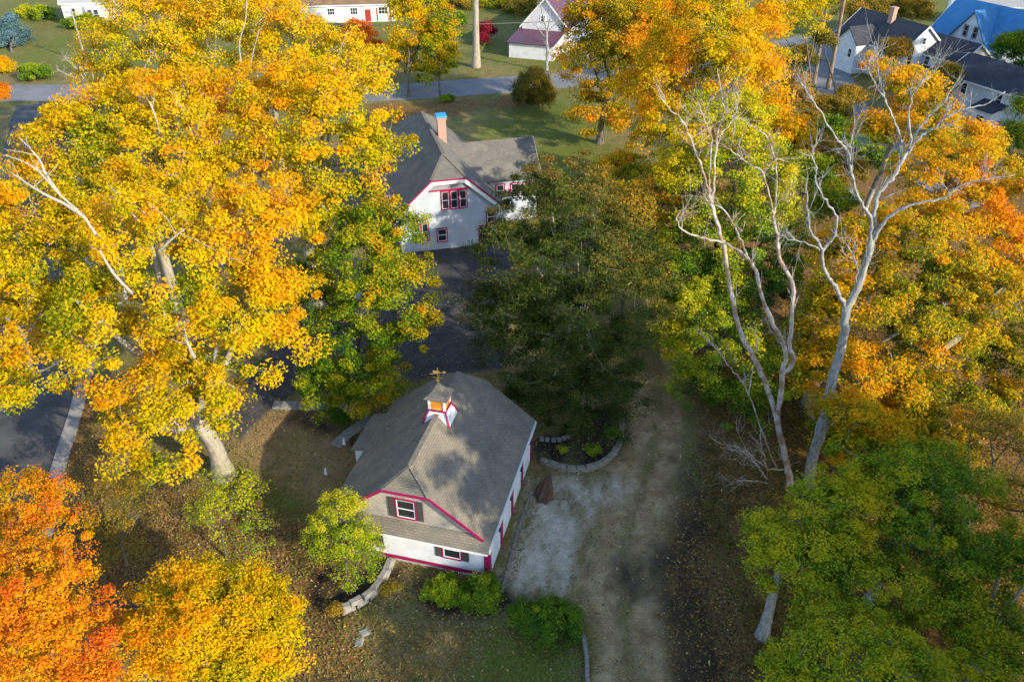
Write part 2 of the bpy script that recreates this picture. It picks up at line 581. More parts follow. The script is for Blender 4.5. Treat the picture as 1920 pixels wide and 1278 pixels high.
def stick_tree(name, label, cat, base, branches, bark, group=None, seed=0, limb='limb', sub_twigs=3, thin=1.0):
    """bare tree from surveyed branch lines: list of (points [(px,py,Y)], r0, r1, part name)"""
    rng = np.random.default_rng(seed)
    root = empty(name, (float(base[0]), float(base[1]), 0))
    tag(root, label, cat, group)
    off = np.array([base[0], base[1], 0.0])
    for pts, ra, rb, nm in branches:
        w = np.array([q if len(q) == 3 and q[2] < 0 else P(*q) for q in pts])
        n = max(8, len(w) * 4)
        path = smooth_path(w, n)
        path[1:-1] += rng.normal(size=(n - 2, 3)) * 0.035
        rad = (ra + (rb - ra) * np.linspace(0, 1, n) ** 0.8) * thin
        rad *= 1 + 0.08 * rng.normal(size=n)
        t = TB().add(path - off, rad, 8 if ra > 0.2 else 6)
        L_ = np.linalg.norm(path[-1] - path[0])
        for _ in range(int(sub_twigs * (1.0 if ra < 0.3 else 0.4))):
            i = int(rng.uniform(0.35, 0.98) * (n - 1))
            dr = path[min(i + 1, n - 1)] - path[i - 1]
            dr /= np.linalg.norm(dr) + 1e-6
            v = dr * 0.9 + rng.normal(size=3) * 0.75 + np.array([0, 0, 0.35])
            v /= np.linalg.norm(v)
            ln = rng.uniform(0.5, 1.5)
            r_ = min(0.028, rad[i] * 0.5)
            m1 = path[i] + v * ln * 0.5 + rng.normal(size=3) * 0.1
            e1 = path[i] + v * ln + rng.normal(size=3) * 0.15 + np.array([0, 0, 0.15])
            t.add(np.array([path[i], m1, e1]) - off, [r_, r_ * 0.7, r_ * 0.3], 4)
            for _k in range(3):
                v3 = v + rng.normal(size=3) * 0.8
                b3 = path[i] + (m1 - path[i]) * rng.uniform(.4, 1)
                t.add(np.array([b3, b3 + v3 * ln * .22, b3 + v3 * ln * .42 + rng.normal(size=3) * .06]) - off, [r_ * .45, r_ * .35, r_ * .2], 4)
            v2 = v + rng.normal(size=3) * 0.6
            t.add(np.array([m1, m1 + v2 * ln * 0.3, m1 + v2 * ln * 0.6]) - off, [r_ * 0.6, r_ * 0.45, r_ * 0.25], 4)
        t.build(nm, bark, root)
    return root

# ================================================================== GROUND
def ground_material():
    m, nt, out = mat('ground_cover')
    tc = N(nt, 'TexCoord')
    ob = tc.outputs['Object']
    def attr(n): return N(nt, 'Attribute', attribute_name=n).outputs['Fac']
    big = noise(nt, 0.10, ob, 6, 0.62)
    mid = noise(nt, 0.9, ob, 6, 0.65)
    fine = noise(nt, 7.0, ob, 5, 0.7)
    vor = N(nt, 'TexVoronoi', Scale=5.5)
    nt.links.new(ob, vor.inputs['Vector'])
    vor2 = N(nt, 'TexVoronoi', Scale=9.0)
    nt.links.new(ob, vor2.inputs['Vector'])
    # lawn: dry tan-brown grass against green
    dry = ramp(nt, [(0.32, (0.10, 0.070, 0.036)), (0.68, (0.36, 0.255, 0.130))], fine)
    grn = ramp(nt, [(0.32, (0.055, 0.070, 0.012)), (0.68, (0.17, 0.195, 0.032))], fine)
    wet = mixc(nt, 0.65, big, mid)
    fg = ramp(nt, [(0.40, (0, 0, 0)), (0.60, (1, 1, 1))], wet)
    lush = attr('lush')
    ad = N(nt, 'Math', operation='ADD', use_clamp=True)
    nt.links.new(fg.outputs[0], ad.inputs[0]); nt.links.new(lush, ad.inputs[1])
    col = mixc(nt, ad.outputs[0], dry.outputs[0], grn.outputs[0])
    # leaf litter: every cell of the litter has a leaf colour of its own
    lit = ramp(nt, [(0.0, (0.05, 0.030, 0.016)), (0.4, (0.15, 0.080, 0.032)), (0.7, (0.30, 0.155, 0.042)), (1.0, (0.52, 0.30, 0.07))], vor2.outputs['Color'])
    lit2 = ramp(nt, [(0.0, (0.04, 0.03, 0.02)), (0.6, (0.13, 0.075, 0.03)), (1.0, (0.33, 0.17, 0.04))], vor.outputs['Color'])
    litc = mixc(nt, 0.5, lit.outputs[0], lit2.outputs[0])
    la = N(nt, 'Math', operation='MULTIPLY_ADD')
    nt.links.new(mid, la.inputs[0]); la.inputs[1].default_value = 1.6
    la.inputs[2].default_value = -0.8
    lb = N(nt, 'Math', operation='ADD')
    nt.links.new(attr('litter'), lb.inputs[0]); nt.links.new(la.outputs[0], lb.inputs[1])
    lc = ramp(nt, [(0.25, (0, 0, 0)), (0.75, (1, 1, 1))], lb.outputs[0])
    col = mixc(nt, lc.outputs[0], col, litc)
    # worn dirt, pale gravel, dark mulch, asphalt
    dirt = ramp(nt, [(0.36, (0.12, 0.074, 0.034)), (0.5, (0.33, 0.218, 0.108)), (0.64, (0.55, 0.395, 0.220))], mixc(nt, 0.5, mid, noise(nt, 14.0, ob, 5, 0.75)))
    col = mixc(nt, attr('dirt'), col, dirt.outputs[0])
    gn = noise(nt, 26.0, ob, 3, 0.8)
    grav = ramp(nt, [(0.38, (0.18, 0.140, 0.088)), (0.50, (0.44, 0.37, 0.265)), (0.62, (0.80, 0.71, 0.57))], mixc(nt, 0.72, noise(nt, 2.2, ob, 6, 0.75), gn))
    col = mixc(nt, attr('gravel'), col, grav.outputs[0])
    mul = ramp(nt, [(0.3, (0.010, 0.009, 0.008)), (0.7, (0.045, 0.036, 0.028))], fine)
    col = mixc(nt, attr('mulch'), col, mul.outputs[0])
    asp = ramp(nt, [(0.36, (0.034, 0.034, 0.036)), (0.64, (0.095, 0.090, 0.086))], mixc(nt, 0.5, mid, fine))
    col = mixc(nt, attr('paved'), col, asp.outputs[0])
    b = N(nt, 'BsdfPrincipled', Roughness=0.95)
    b.inputs['Specular IOR Level'].default_value = 0.1
    nt.links.new(col, b.inputs['Base Color'])
    bp = N(nt, 'Bump', Strength=0.7, Distance=0.06)
    nt.links.new(mixc(nt, 0.5, fine, vor2.outputs['Distance']), bp.inputs['Height'])
    nt.links.new(bp.outputs[0], b.inputs['Normal'])
    nt.links.new(b.outputs[0], out.inputs[0])
    return m
M['ground'] = ground_material()

def sdist(x, y, poly):
    """signed distance to polygon, positive inside"""
    q = np.asarray(poly, float)
    d = np.full(x.shape, 1e9)
    ins = np.zeros(x.shape, bool)
    for i in range(len(q)):
        a, b = q[i], q[(i + 1) % len(q)]
        e = b - a
        t = np.clip(((x - a[0]) * e[0] + (y - a[1]) * e[1]) / (e @ e), 0, 1)
        d = np.minimum(d, np.hypot(x - a[0] - t * e[0], y - a[1] - t * e[1]))
        c = ((a[1] > y) != (b[1] > y)) & (x < (b[0] - a[0]) * (y - a[1]) / (b[1] - a[1] + 1e-12) + a[0])
        ins ^= c
    return np.where(ins, d, -d)

def area(px):
    return [G(a, b)[:2] for a, b in px]

ZONES = {
    'roadside': area([(700, 196), (960, 178), (1060, 168), (1060, 185), (960, 205), (800, 225), (700, 235)]),
    'drive': area([(1225, 640), (1195, 720), (1170, 800), (1165, 850), (1120, 890), (1010, 890), (965, 1000), (945, 1095), (1060, 1135), (1100, 1150), (1115, 1205), (1110, 1300), (1110, 1420), (1285, 1420), (1268, 1278), (1245, 1150), (1240, 1060), (1275, 960), (1300, 880), (1305, 790), (1290, 700), (1275, 640)]),
    'gravel': area([(1000, 905), (1070, 895), (1150, 905), (1130, 930), (1085, 985), (1070, 1060), (1048, 1135), (1000, 1115), (948, 1092), (985, 1020), (985, 960)]),
    'paved': area([(420, 800), (470, 690), (560, 600), (700, 520), (760, 462), (960, 462), (965, 560), (940, 690), (780, 712), (700, 690), (560, 735), (500, 775), (450, 830)]),
    'mulch': area([(600, 1090), (640, 1060), (735, 1055), (800, 1075), (930, 1095), (960, 1130), (880, 1165), (790, 1150), (735, 1110), (680, 1150), (620, 1170), (598, 1130)]),
    'mulch2': area([(1010, 822), (1080, 808), (1105, 780), (1150, 760), (1165, 800), (1150, 850), (1115, 868), (1060, 872), (1010, 862)]),
    'mulch3': area([(510, 785), (560, 772), (640, 790), (690, 790), (660, 835), (585, 815)]),
    'dark_strip': area([(1270, 860), (1320, 830), (1330, 960), (1310, 1060), (1330, 1180), (1335, 1420), (1272, 1420), (1275, 1278), (1262, 1160), (1240, 1120), (1180, 1120), (1170, 1060), (1250, 1040), (1290, 960)]),  # near-black band beside the wood, with an arm across the drive
    'woods': area([(1130, 335), (1190, 420), (1240, 560), (1300, 700), (1310, 860), (1285, 980), (1262, 1060), (1262, 1160), (1285, 1300), (1285, 1420), (2300, 1420), (2300, 330), (1640, 255), (1480, 250), (1300, 290)]),
    'forecourt': area([(440, 790), (560, 760), (660, 820), (650, 900), (600, 960), (470, 870), (430, 850)]),
    'strip': area([(158, 760), (230, 760), (215, 880), (190, 1000), (170, 1100), (120, 1100), (118, 980), (130, 860)]),
    'leftlit': area([(440, 880), (520, 880), (600, 985), (560, 1060), (430, 1060), (380, 960)]),
    'leftlitter': area([(500, 960), (590, 985), (620, 1110), (650, 1180), (640, 1300), (420, 1300), (160, 1100), (180, 1000), (300, 880), (420, 900)]),
    'front': area([(600, 1180), (800, 1160), (940, 1170), (960, 1300), (700, 1420), (560, 1420), (560, 1278)]),
    'frontgreen': area([(930, 1170), (1090, 1200), (1090, 1330), (850, 1400), (840, 1280)]),
    'backlawn': area([(740, 190), (1060, 165), (1120, 210), (1130, 320), (1000, 330), (1000, 250), (870, 265), (740, 240)]),
}

def smooth(d, w):
    t = np.clip(d / w * 0.5 + 0.5, 0, 1)
    return t * t * (3 - 2 * t)

TRACK = np.array(area([(1240, 640), (1236, 760), (1222, 860), (1185, 960), (1168, 1060), (1172, 1160), (1182, 1278), (1184, 1420)]))

def weights(x, y):
    p = np.stack([x, y, np.zeros_like(x)], -1)
    n1, n2 = wob(p, 0.35), wob(p, 1.1)
    n3 = wob(p + 31.0, 2.6)
    n4 = wob(p + 7.0, 5.5)
    e = 0.5 * n1 + 0.35 * n2 + 0.22 * n3 + 0.10 * n4
    dl = np.full(x.shape, 1e9); sg = np.zeros(x.shape)
    for a, b in zip(TRACK[:-1], TRACK[1:]):
        v_ = b - a
        t = np.clip(((x - a[0]) * v_[0] + (y - a[1]) * v_[1]) / (v_ @ v_), 0, 1)
        dl = np.minimum(dl, np.hypot(x - a[0] - t * v_[0], y - a[1] - t * v_[1]))
    crown_ = np.exp(-(dl / .38) ** 2) + np.clip((dl - 1.5) / 1.0, 0, 1)
    def z(k, w, ne=1.0): return smooth(sdist(x, y, ZONES[k]) + e * ne, w)
    o = {}
    ruts = 0.25 * np.sin(p[..., 0] * 2.6 + 0.3 * p[..., 1]) + 0.35 * n1
    o['dirt'] = np.clip(z('drive', 1.0) * np.clip(1.0 + 0.16 * ruts - 0.62 * crown_ + 0.25 * n3 + 0.2 * n4, 0, 1), 0, 1)
    o['gravel'] = z('gravel', 0.8, 1.0) * np.clip(0.80 + 0.22 * n2 + 0.30 * n3 + 0.22 * n4, 0, 1)
    o['paved'] = z('paved', 0.35, 0.25)
    o['mulch'] = np.clip(np.maximum.reduce([z('mulch', 0.7), z('mulch2', 0.5), z('mulch3', 0.8), 0.85 * z('dark_strip', 1.2, 1.4)]) * np.clip(0.85 + 0.3 * n3, 0, 1), 0, 1)
    far = np.clip((y - 60) / 30, 0, 1)
    wd = z('woods', 1.6)
    o['litter'] = np.clip(0.25 + 0.75 * wd + 0.55 * z('leftlitter', 2) + 0.6 * z('strip', .6) + 0.3 * z('forecourt', 1) + 0.28 * z('front', 2) - 0.2 * z('frontgreen', 2) - 0.5 * z('backlawn', 4) + 0.95 * z('roadside', 2) + 0.1 * n1, 0, 1)
    o['lush'] = np.clip(0.7 * z('frontgreen', 2) + 0.5 * z('leftlit', 1.5) + 0.75 * z('backlawn', 6) * np.clip((x + 8) / 12, 0, 1) + 0.12 * n2 + 0.4 * np.clip((y - 138) / 6, 0, 1), 0, 1)
    o['dirt'] = np.clip(o['dirt'] + 0.55 * z('forecourt', 1.0) , 0, 1)
    return o

def ground_sheet(x0, x1, y0, y1, st, names, z0):
    xs = np.arange(x0, x1 + 1e-6, st); ys = np.arange(y0, y1 + 1e-6, st)
    X, Y = np.meshgrid(xs, ys)
    x, y = X.ravel(), Y.ravel()
    w = weights(x, y)
    z = z0 + 0.035 * wob(np.stack([x, y, 0 * x], -1), 0.5) * np.clip((x * x + (y - 38) ** 2) / 900, 0.15, 1)
    v = np.stack([x, y, z], -1)
    nx = len(xs)
    i = (np.arange(len(ys) - 1)[:, None] * nx + np.arange(nx - 1)[None]).ravel()
    f = np.stack([i, i + 1, i + nx + 1, i + nx], -1)
    def fw(k): return w[k][f].mean(1)
    cls = np.zeros(len(f), int)
    cls[fw('litter') > 0.85] = 1
    cls[fw('dirt') > 0.5] = 2
    cls[fw('gravel') > 0.5] = 3
    cls[fw('mulch') > 0.5] = 4
    cls[fw('paved') > 0.5] = 5
    for c, nm in enumerate(names):
        sel = f[cls == c]
        if len(sel) == 0: continue
        u, inv = np.unique(sel, return_inverse=True)
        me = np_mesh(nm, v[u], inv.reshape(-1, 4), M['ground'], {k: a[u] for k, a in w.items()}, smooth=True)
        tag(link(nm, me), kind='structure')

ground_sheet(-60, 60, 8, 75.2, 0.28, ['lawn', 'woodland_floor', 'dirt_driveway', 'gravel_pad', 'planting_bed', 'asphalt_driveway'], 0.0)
ground_sheet(-150, 150, 75.2, 255.2, 1.5, ['lawn', 'woodland_floor', 'dirt_driveway', 'gravel_pad', 'planting_bed', 'asphalt_driveway'], 0.0)
gm = MB()
gm.box(-2500, 2500, -900, 4000, -0.6, -0.3)
tag(gm.build('ground', plain('distant_ground', (0.10, 0.09, 0.035), 0.95, 0.4, 0.02)), kind='structure')

def ribbon(name, pts, width, z0, z1, material, n=40):
    """a strip of road or walk following a line, with real thickness"""
    p = smooth_path([np.array([a, b, 0.0]) for a, b in pts], n)
    t = np.gradient(p, axis=0); t /= np.linalg.norm(t, axis=1)[:, None]
    s = np.stack([t[:, 1], -t[:, 0], 0 * t[:, 0]], -1)
    rr = np.random.default_rng(len(name))
    ed = width / 2 * (1 + 0.02 * rr.normal(size=(n, 1)))
    l, r = p - s * ed, p + s * ed
    m = MB()
    for i in range(n - 1):
        q = [l[i], r[i], r[i + 1], l[i + 1]]
        m.hexa([(a[0], a[1], z0) for a in q], [(a[0], a[1], z1) for a in q])
    return tag(m.build(name, material), kind='structure')

edge = [(-26.6, 22), (-29.3, 34.7), (-31.1, 40), (-33.2, 48), (-36.4, 58), (-44, 74), (-53, 92), (-62, 112), (-66, 122)]
ribbon('side_road', [(a - 4.9, b - 0.6) for a, b in edge], 8.8, -0.2, 0.035, M['asphalt'])
ribbon('sidewalk', edge, 0.95, -0.2, 0.13, M['walk'])
ribbon('front_road', [(-150, 124), (-84, 126.5), (-40, 126.5), (-19, 127), (9, 134), (34, 144), (56, 158), (80, 176)], 8.6, -0.2, 0.05, M['old_asphalt'], 60)
ribbon('right_lane', [(57, 158), (54, 138), (51, 122), (49, 112), (50, 98), (54, 84)], 6.5, -0.2, 0.085, M['old_asphalt'])
ribbon('house_walk', [(-12, 72), (-13.5, 66), (-14, 60)], 1.4, -0.2, 0.06, M['walk'], 12)

# fallen leaves lying loose over the near ground
rng = np.random.default_rng(11)
n_ = 90000
fx = rng.uniform(-34, 32, n_); fy = rng.uniform(19, 66, n_)
w_ = weights(fx, fy)
keep = rng.random(n_) < np.clip(0.30 + 0.62 * w_['litter'] - 0.30 * w_['gravel'] - 0.15 * w_['dirt'] - 0.22 * w_['paved'] - .1 * w_['mulch'], 0.03, 1)
keep &= ~((fx < -31) & (rng.random(n_) < 0.85))
fx, fy = fx[keep], fy[keep]
n_ = len(fx)
pos = np.stack([fx, fy, 0.05 + 0.03 * rng.random(n_)], -1)
lu, lv = rng.uniform(-5.2, 4.8, 150), rng.uniform(1, 11, 150)   # a few blown onto the barn roof
kr = (np.abs(lu) > .3) & (rng.random(150) < np.where(lu < 0, .9, .35)); lu, lv = lu[kr], lv[kr]
lz = 3.54 + 4.47 * .8 - np.abs(lu) * .8 + .03
bc, bs = math.cos(.25), math.sin(.25)
pos = np.vstack([pos, np.stack([-6.01 + lu * bc + lv * bs, 32.17 - lu * bs + lv * bc, lz], -1)]); n_ = len(pos)
nor = np.array([0, 0, 1.0]) + rng.normal(size=(n_, 3)) * 0.35
tn = np.clip(0.42 + 0.26 * rng.normal(size=n_), 0, 1)
me = leaf_mesh('fallen_leaves', pos, nor, rng.uniform(0.06, 0.16, n_), tn, L['fallen'], rng, 0.7)
tag(link('fallen_leaves', me), kind='stuff')

# ================================================================== BUILDINGS
class Face:
    """a vertical wall face: local frame with X along, Z up, N outward"""
    def __init__(self, o, X, Nn):
        self.o, self.X, self.N = Vector(o), Vector(X).normalized(), Vector(Nn).normalized()
    def p(self, a, z, n=0.0):
        return self.o + self.X * a + Vector((0, 0, z)) + self.N * n
    def box(self, mb, a0, a1, z0, z1, n0, n1):
        P_ = self.p
        return mb.hexa([P_(a0, z0, n0), P_(a1, z0, n0), P_(a1, z0, n1), P_(a0, z0, n1)],
                       [P_(a0, z1, n0), P_(a1, z1, n0), P_(a1, z1, n1), P_(a0, z1, n1)])

def window(parent, F, a, z, w, h, casing, cols=1, rows=2, c=0.10, name='window', sash=None, sill=True):
    """part window (casing) > sub-parts sash, pane"""
    m = MB()
    F.box(m, a - w / 2 - c, a - w / 2, z - h / 2 - c, z + h / 2 + c, 0, 0.06)
    F.box(m, a + w / 2, a + w / 2 + c, z - h / 2 - c, z + h / 2 + c, 0, 0.06)
    F.box(m, a - w / 2, a + w / 2, z + h / 2, z + h / 2 + c * 1.15, 0, 0.065)
    F.box(m, a - w / 2, a + w / 2, z - h / 2 - c, z - h / 2, 0, 0.09 if sill else 0.06)
    wo_ = m.build(name, casing, parent)
    s = MB()
    t = min(0.055, w * 0.06)
    F.box(s, a - w / 2, a - w / 2 + t, z - h / 2, z + h / 2, 0.005, 0.045)
    F.box(s, a + w / 2 - t, a + w / 2, z - h / 2, z + h / 2, 0.005, 0.045)
    F.box(s, a - w / 2 + t, a + w / 2 - t, z - h / 2, z - h / 2 + t, 0.005, 0.045)
    F.box(s, a - w / 2 + t, a + w / 2 - t, z + h / 2 - t, z + h / 2, 0.005, 0.045)
    for r in range(1, rows):
        zz = z - h / 2 + h * r / rows
        F.box(s, a - w / 2 + t, a + w / 2 - t, zz - t * 0.5, zz + t * 0.5, 0.007, 0.05)
    for k in range(1, cols):
        aa = a - w / 2 + w * k / cols
        F.box(s, aa - t * 0.5, aa + t * 0.5, z - h / 2 + t, z + h / 2 - t, 0.008, 0.048)
    s.build('sash', sash or M['white'], wo_)
    g = MB()
    F.box(g, a - w / 2 + t, a + w / 2 - t, z - h / 2 + t, z + h / 2 - t, 0.004, 0.02)
    g.build('pane', M['glass'], wo_)
    return wo_

def shutter(parent, F, a, z, w, h, material):
    m = MB()
    F.box(m, a - w / 2, a + w / 2, z - h / 2, z + h / 2, 0, 0.035)
    n = 9
    for i in range(n):
        zz = z - h / 2 + h * (i + 0.5) / n
        F.box(m, a - w / 2 + 0.05, a + w / 2 - 0.05, zz - h / n * 0.32, zz + h / n * 0.32, 0.035, 0.05)
    return m.build('shutter', material, parent)

def claps(mb, F, a0, a1, z0, z1, step=0.14, top=None):
    """lapped siding boards as real geometry; top(z) narrows the run under a gable"""
    z = z0
    while z < z1 - 0.02:
        b0, b1 = (a0, a1) if top is None else top(z + step)
        if b1 - b0 < 0.1: break
        zt = min(z + step, z1)
        P_ = F.p
        mb.hexa([P_(b0, z, 0), P_(b1, z, 0), P_(b1, z, 0.028), P_(b0, z, 0.028)],
                [P_(b0, zt, 0), P_(b1, zt, 0), P_(b1, zt, 0.008), P_(b0, zt, 0.008)])
        z += step
    return mb

# ------------------------------------------------------------------ carriage barn
BO, BY = (-6.01, 32.17), 0.25
barn = empty('carriage_barn', (BO[0], BO[1], 0), -BY)
tag(barn, 'white carriage barn with magenta trim, clipped gable roof and orange cupola', 'barn')
HW, ZE, SL, CW, HL, RL = 4.47, 3.54, 0.80, 2.86, 1.13, 9.15
ZR = ZE + HW * SL
ZC = ZR - CW / 2 * SL
VB = HL + RL + HL
def zroof(u): return ZR - abs(u) * SL
EU, EL = 4.95, -5.4

def face_uv(px, py, org, yaw, v):
    """where a sight line meets a facade plane: (along, height)"""
    u_ = np.array([math.cos(yaw), -math.sin(yaw), 0]); v_ = np.array([math.sin(yaw), math.cos(yaw), 0])
    d = ray(px, py)
    o_ = np.array([org[0], org[1], 0]) + v_ * v
    c_ = np.array([0, 0, CAM_H])
    t = (o_ - c_) @ v_ / (d @ v_)
    q = c_ + d * t - o_
    return q @ u_, q[2]

Ffront = Face((0, 0.22, 0), (1, 0, 0), (0, -1, 0))
Fright = Face((4.75, 0, 0), (0, 1, 0), (1, 0, 0))
Fleft = Face((-4.35, 0, 0), (0, 1, 0), (-1, 0, 0))
w = MB()
w.box(-4.33, 4.73, 0.24, VB - 0.25, 0.4, 3.2)
claps(w, Ffront, -4.33, 4.73, 0.46, 3.2)
claps(w, Fleft, 0.24, VB - 0.25, 0.46, 3.0)
w.build('wall', M['white_wall'], barn)
g = MB()   # gable ends, shingled
for v0, v1 in ((0.22, 0.34), (VB - 0.34, VB - 0.22)):
    g = MB()
    pts = [(-4.4, 3.2), (4.4, 3.2), (4.4, zroof(4.4) - 0.12), (CW / 2 - .05, ZC - 0.10), (-CW / 2 + .05, ZC - 0.10), (-4.4, zroof(4.4) - 0.12)]
    g.hexa([(a, v0, b) for a, b in pts], [(a, v1, b) for a, b in pts])
    g.build('gable_wall', M['gable_shingle'], barn)
fd = MB()
fd.box(-4.36, 4.76, 0.18, VB - 0.2, -0.6, 0.4)
fd.build('foundation', M['concrete'], barn)
r = MB()
T = 0.12
r.slab([(0, HL, ZR), (CW / 2, 0, ZC), (EU, 0, zroof(EU)), (EU, VB, zroof(EU)), (CW / 2, VB, ZC), (0, HL + RL, ZR)], T)
r.slab([(0, HL + RL, ZR), (-CW / 2, VB, ZC), (EL, VB, zroof(EL)), (EL, 0, zroof(EL)), (-CW / 2, 0, ZC), (0, HL, ZR)], T)
r.slab([(-CW / 2, 0, ZC), (CW / 2, 0, ZC), (0, HL, ZR)], T * 0.98)
r.slab([(CW / 2, VB, ZC), (-CW / 2, VB, ZC), (0, HL + RL, ZR)], T * 0.98)
r.build('roof', M['barn_roof'], barn)
cap = MB()
cap.bar((0, HL, ZR + 0.03), (0, HL + RL, ZR + 0.03), 0.30, 0.05)
for sgn in (-1, 1):
    cap.bar((sgn * CW / 2, 0.02, ZC + 0.03), (0, HL, ZR + 0.03), 0.26, 0.04)
cap.build('ridge_cap', M['barn_roof'], barn)
pr = MB()
pr.slab([(-EU - .3, -0.52, 2.98), (EU, -0.52, 2.98), (EU - 0.05, 0.22, 3.58), (-EU - .3, 0.22, 3.58)], 0.1)
pr.build('pent_roof', M['barn_roof'], barn)
# magenta rake boards, corner boards, sill band
tr = MB()
tr.bar((-CW / 2 - .02, -0.03, ZC - 0.06), (CW / 2 + .02, -0.03, ZC - 0.06), 0.06, 0.17)
tr.bar((CW / 2, -0.03, ZC - 0.06), (4.55, -0.03, zroof(4.55) - 0.06), 0.06, 0.17)
tr.bar((-CW / 2, -0.03, ZC - 0.06), (-5.3, -0.03, zroof(5.3) - 0.06), 0.06, 0.17)
tr.build('rake_board', M['magenta'], barn)
ft = MB()
ft.box(-5.0, 4.9, -0.50, -0.44, 2.76, 2.87)
ft.build('pent_fascia', M['white'], barn)
for nm, a in (('corner_board', 4.62), ('corner_board', -4.24)):
    m = MB(); Ffront.box(m, a - 0.14, a + 0.14, 0.46, 3.42, 0.03, 0.075); m.build(nm, M['magenta'], barn)
m = MB(); Ffront.box(m, -4.38, 4.78, 0.24, 0.46, 0.045, 0.10); m.build('sill_band', M['magenta'], barn)
# front windows
wins = []
a_, z_ = face_uv(761.5, 953, BO, BY, 0.22); wins.append((a_, z_, 1.1, 1.35))
a_, z_ = face_uv(847.5, 1026, BO, BY, 0.22); wins.append((a_, z_ - 0.12, 1.05, 1.4))
wins.append((-1.85 * 1.02 - 0.9, wins[1][1], 1.05, 1.4))
for a_, z_, ww, hh in wins:
    window(barn, Ffront.__class__((0, 0.19, 0), (1, 0, 0), (0, -1, 0)), a_, z_, ww, hh, M['magenta'], 1, 2, 0.09)
    for sg in (-1, 1):
        shutter(barn, Face((0, 0.185, 0), (1, 0, 0), (0, -1, 0)), a_ + sg * (ww / 2 + 0.30), z_, 0.40, hh + 0.18, M['shutter'])
a_, z_ = face_uv(850, 1082, BO, BY, 0.22)
window(barn, Face((0, 0.15, 0), (1, 0, 0), (0, -1, 0)), a_, 0.02, 0.85, 0.40, M['magenta'], 2, 1, 0.06, name='basement_window')
# right side: four garage doors between magenta posts, white fascia and soffit above
fs = MB()
fs.box(4.90, 5.02, -0.35, VB + .02, 2.80, 3.06)
fs.build('fascia', M['white'], barn)
so = MB(); so.box(4.77, 4.90, 0.2, VB, 2.84, 2.88); so.build('soffit', M['white'], barn)
bd = MB(); Fright.box(bd, 0.2, VB - 0.2, 2.52, 2.66, 0.0, 0.06); bd.build('header_band', M['magenta'], barn)
for k in range(5):
    v0 = 0.32 + k * (VB - 0.9) / 4
    m = MB(); Fright.box(m, v0 - 0.18, v0 + 0.18, 0.05, 2.52, 0.0, 0.09); m.build('door_post', M['magenta'], barn)
    if k < 4:
        v1 = v0 + (VB - 0.9) / 4
        m = MB()
        Fright.box(m, v0 + 0.11, v1 - 0.11, 0.05, 2.52, -0.1, 0.012)
        for i in range(4):
            for j in range(4):
                L0 = v0 + 0.2 + (v1 - v0 - 0.4) * j / 4; L1 = v0 + 0.2 + (v1 - v0 - 0.4) * (j + 1) / 4
                Fright.box(m, L0 + 0.06, L1 - 0.06, 0.15 + i * 0.58, 0.62 + i * 0.58, 0.012, 0.035)
        m.build('garage_door', M['white'], barn)
        lm = empty('wall_lamp', (4.82, (v0 + v1) / 2, 2.72)); lm.parent = barn
        m = MB(); m.box(-0.06, 0.02, -0.06, 0.06, -0.08, 0.10)
        m.bar((0, 0, 0.06), (0.22, 0, 0.14), 0.03, 0.03); m.build('bracket', M['black'], lm)
        m = MB(); m.hexa([(0.16, -0.06, -0.12), (0.28, -0.06, -0.12), (0.28, 0.06, -0.12), (0.16, 0.06, -0.12)],
                         [(0.12, -0.11, 0.08), (0.32, -0.11, 0.08), (0.32, 0.11, 0.08), (0.12, 0.11, 0.08)])
        m.hexa([(0.11, -0.12, 0.08), (0.33, -0.12, 0.08), (0.33, 0.12, 0.08), (0.11, 0.12, 0.08)],
               [(0.2, -0.02, 0.17), (0.24, -0.02, 0.17), (0.24, 0.02, 0.17), (0.2, 0.02, 0.17)]); m.build('lantern', M['black'], lm)
# lean-to on the left
lt = MB(); lt.slab([(-5.2, 6.3, 2.75), (-5.2, 10.2, 2.75), (-6.5, 10.2, 2.35), (-6.5, 6.3, 2.35)], 0.1); lt.build('lean_to_roof', M['barn_roof'], barn)
lw = MB(); lw.box(-6.3, -4.36, 6.5, 10.0, 0.0, 2.28); lw.build('lean_to_wall', M['white_wall'], barn)

# cupola: flared white skirt, slatted lantern in lit-glass orange, bell roof and weathervane
CV = 6.35
cup = empty('cupola', (0, CV, 0)); cup.parent = barn
def ring(h, z): return [(-h, -h, z), (h, -h, z), (h, h, z), (-h, h, z)]
rings = [(0.86, ZR - 0.70), (0.70, ZR - 0.22), (0.58, ZR + 0.04), (0.53, ZR + 0.26)]
m = MB()
for (h0, z0), (h1, z1) in zip(rings, rings[1:]):
    a, b = ring(h0, z0), ring(h1, z1)
    for k in range(4):
        m.poly([a[k], a[(k + 1) % 4], b[(k + 1) % 4], b[k]])
m.poly(ring(*rings[-1]))
m.build('skirt', M['white'], cup)
m = MB()
for sx, sy in ((-1, -1), (1, -1), (1, 1), (-1, 1)):
    for (h0, z0), (h1, z1) in zip(rings, rings[1:]):
        m.bar((sx * (h0 + .012), sy * (h0 + .012), z0), (sx * (h1 + .012), sy * (h1 + .012), z1), 0.10, 0.10)
hb = 0.58
for q0, q1 in (((-hb, -hb), (hb, -hb)), ((hb, -hb), (hb, hb)), ((hb, hb), (-hb, hb)), ((-hb, hb), (-hb, -hb))):
    m.bar((*q0, ZR + 0.28), (*q1, ZR + 0.28), 0.09, 0.09)
m.build('skirt_trim', M['magenta'], cup)
m = MB()
for sx, sy in ((-1, -1), (1, -1), (1, 1), (-1, 1)):
    m.box(sx * .48 - .07, sx * .48 + .07, sy * .48 - .07, sy * .48 + .07, ZR + .31, ZR + 1.16)
m.box(-.55, .55, -.55, .55, ZR + 1.16, ZR + 1.22)
m.build('corner_post', M['white'], cup)
m = MB()
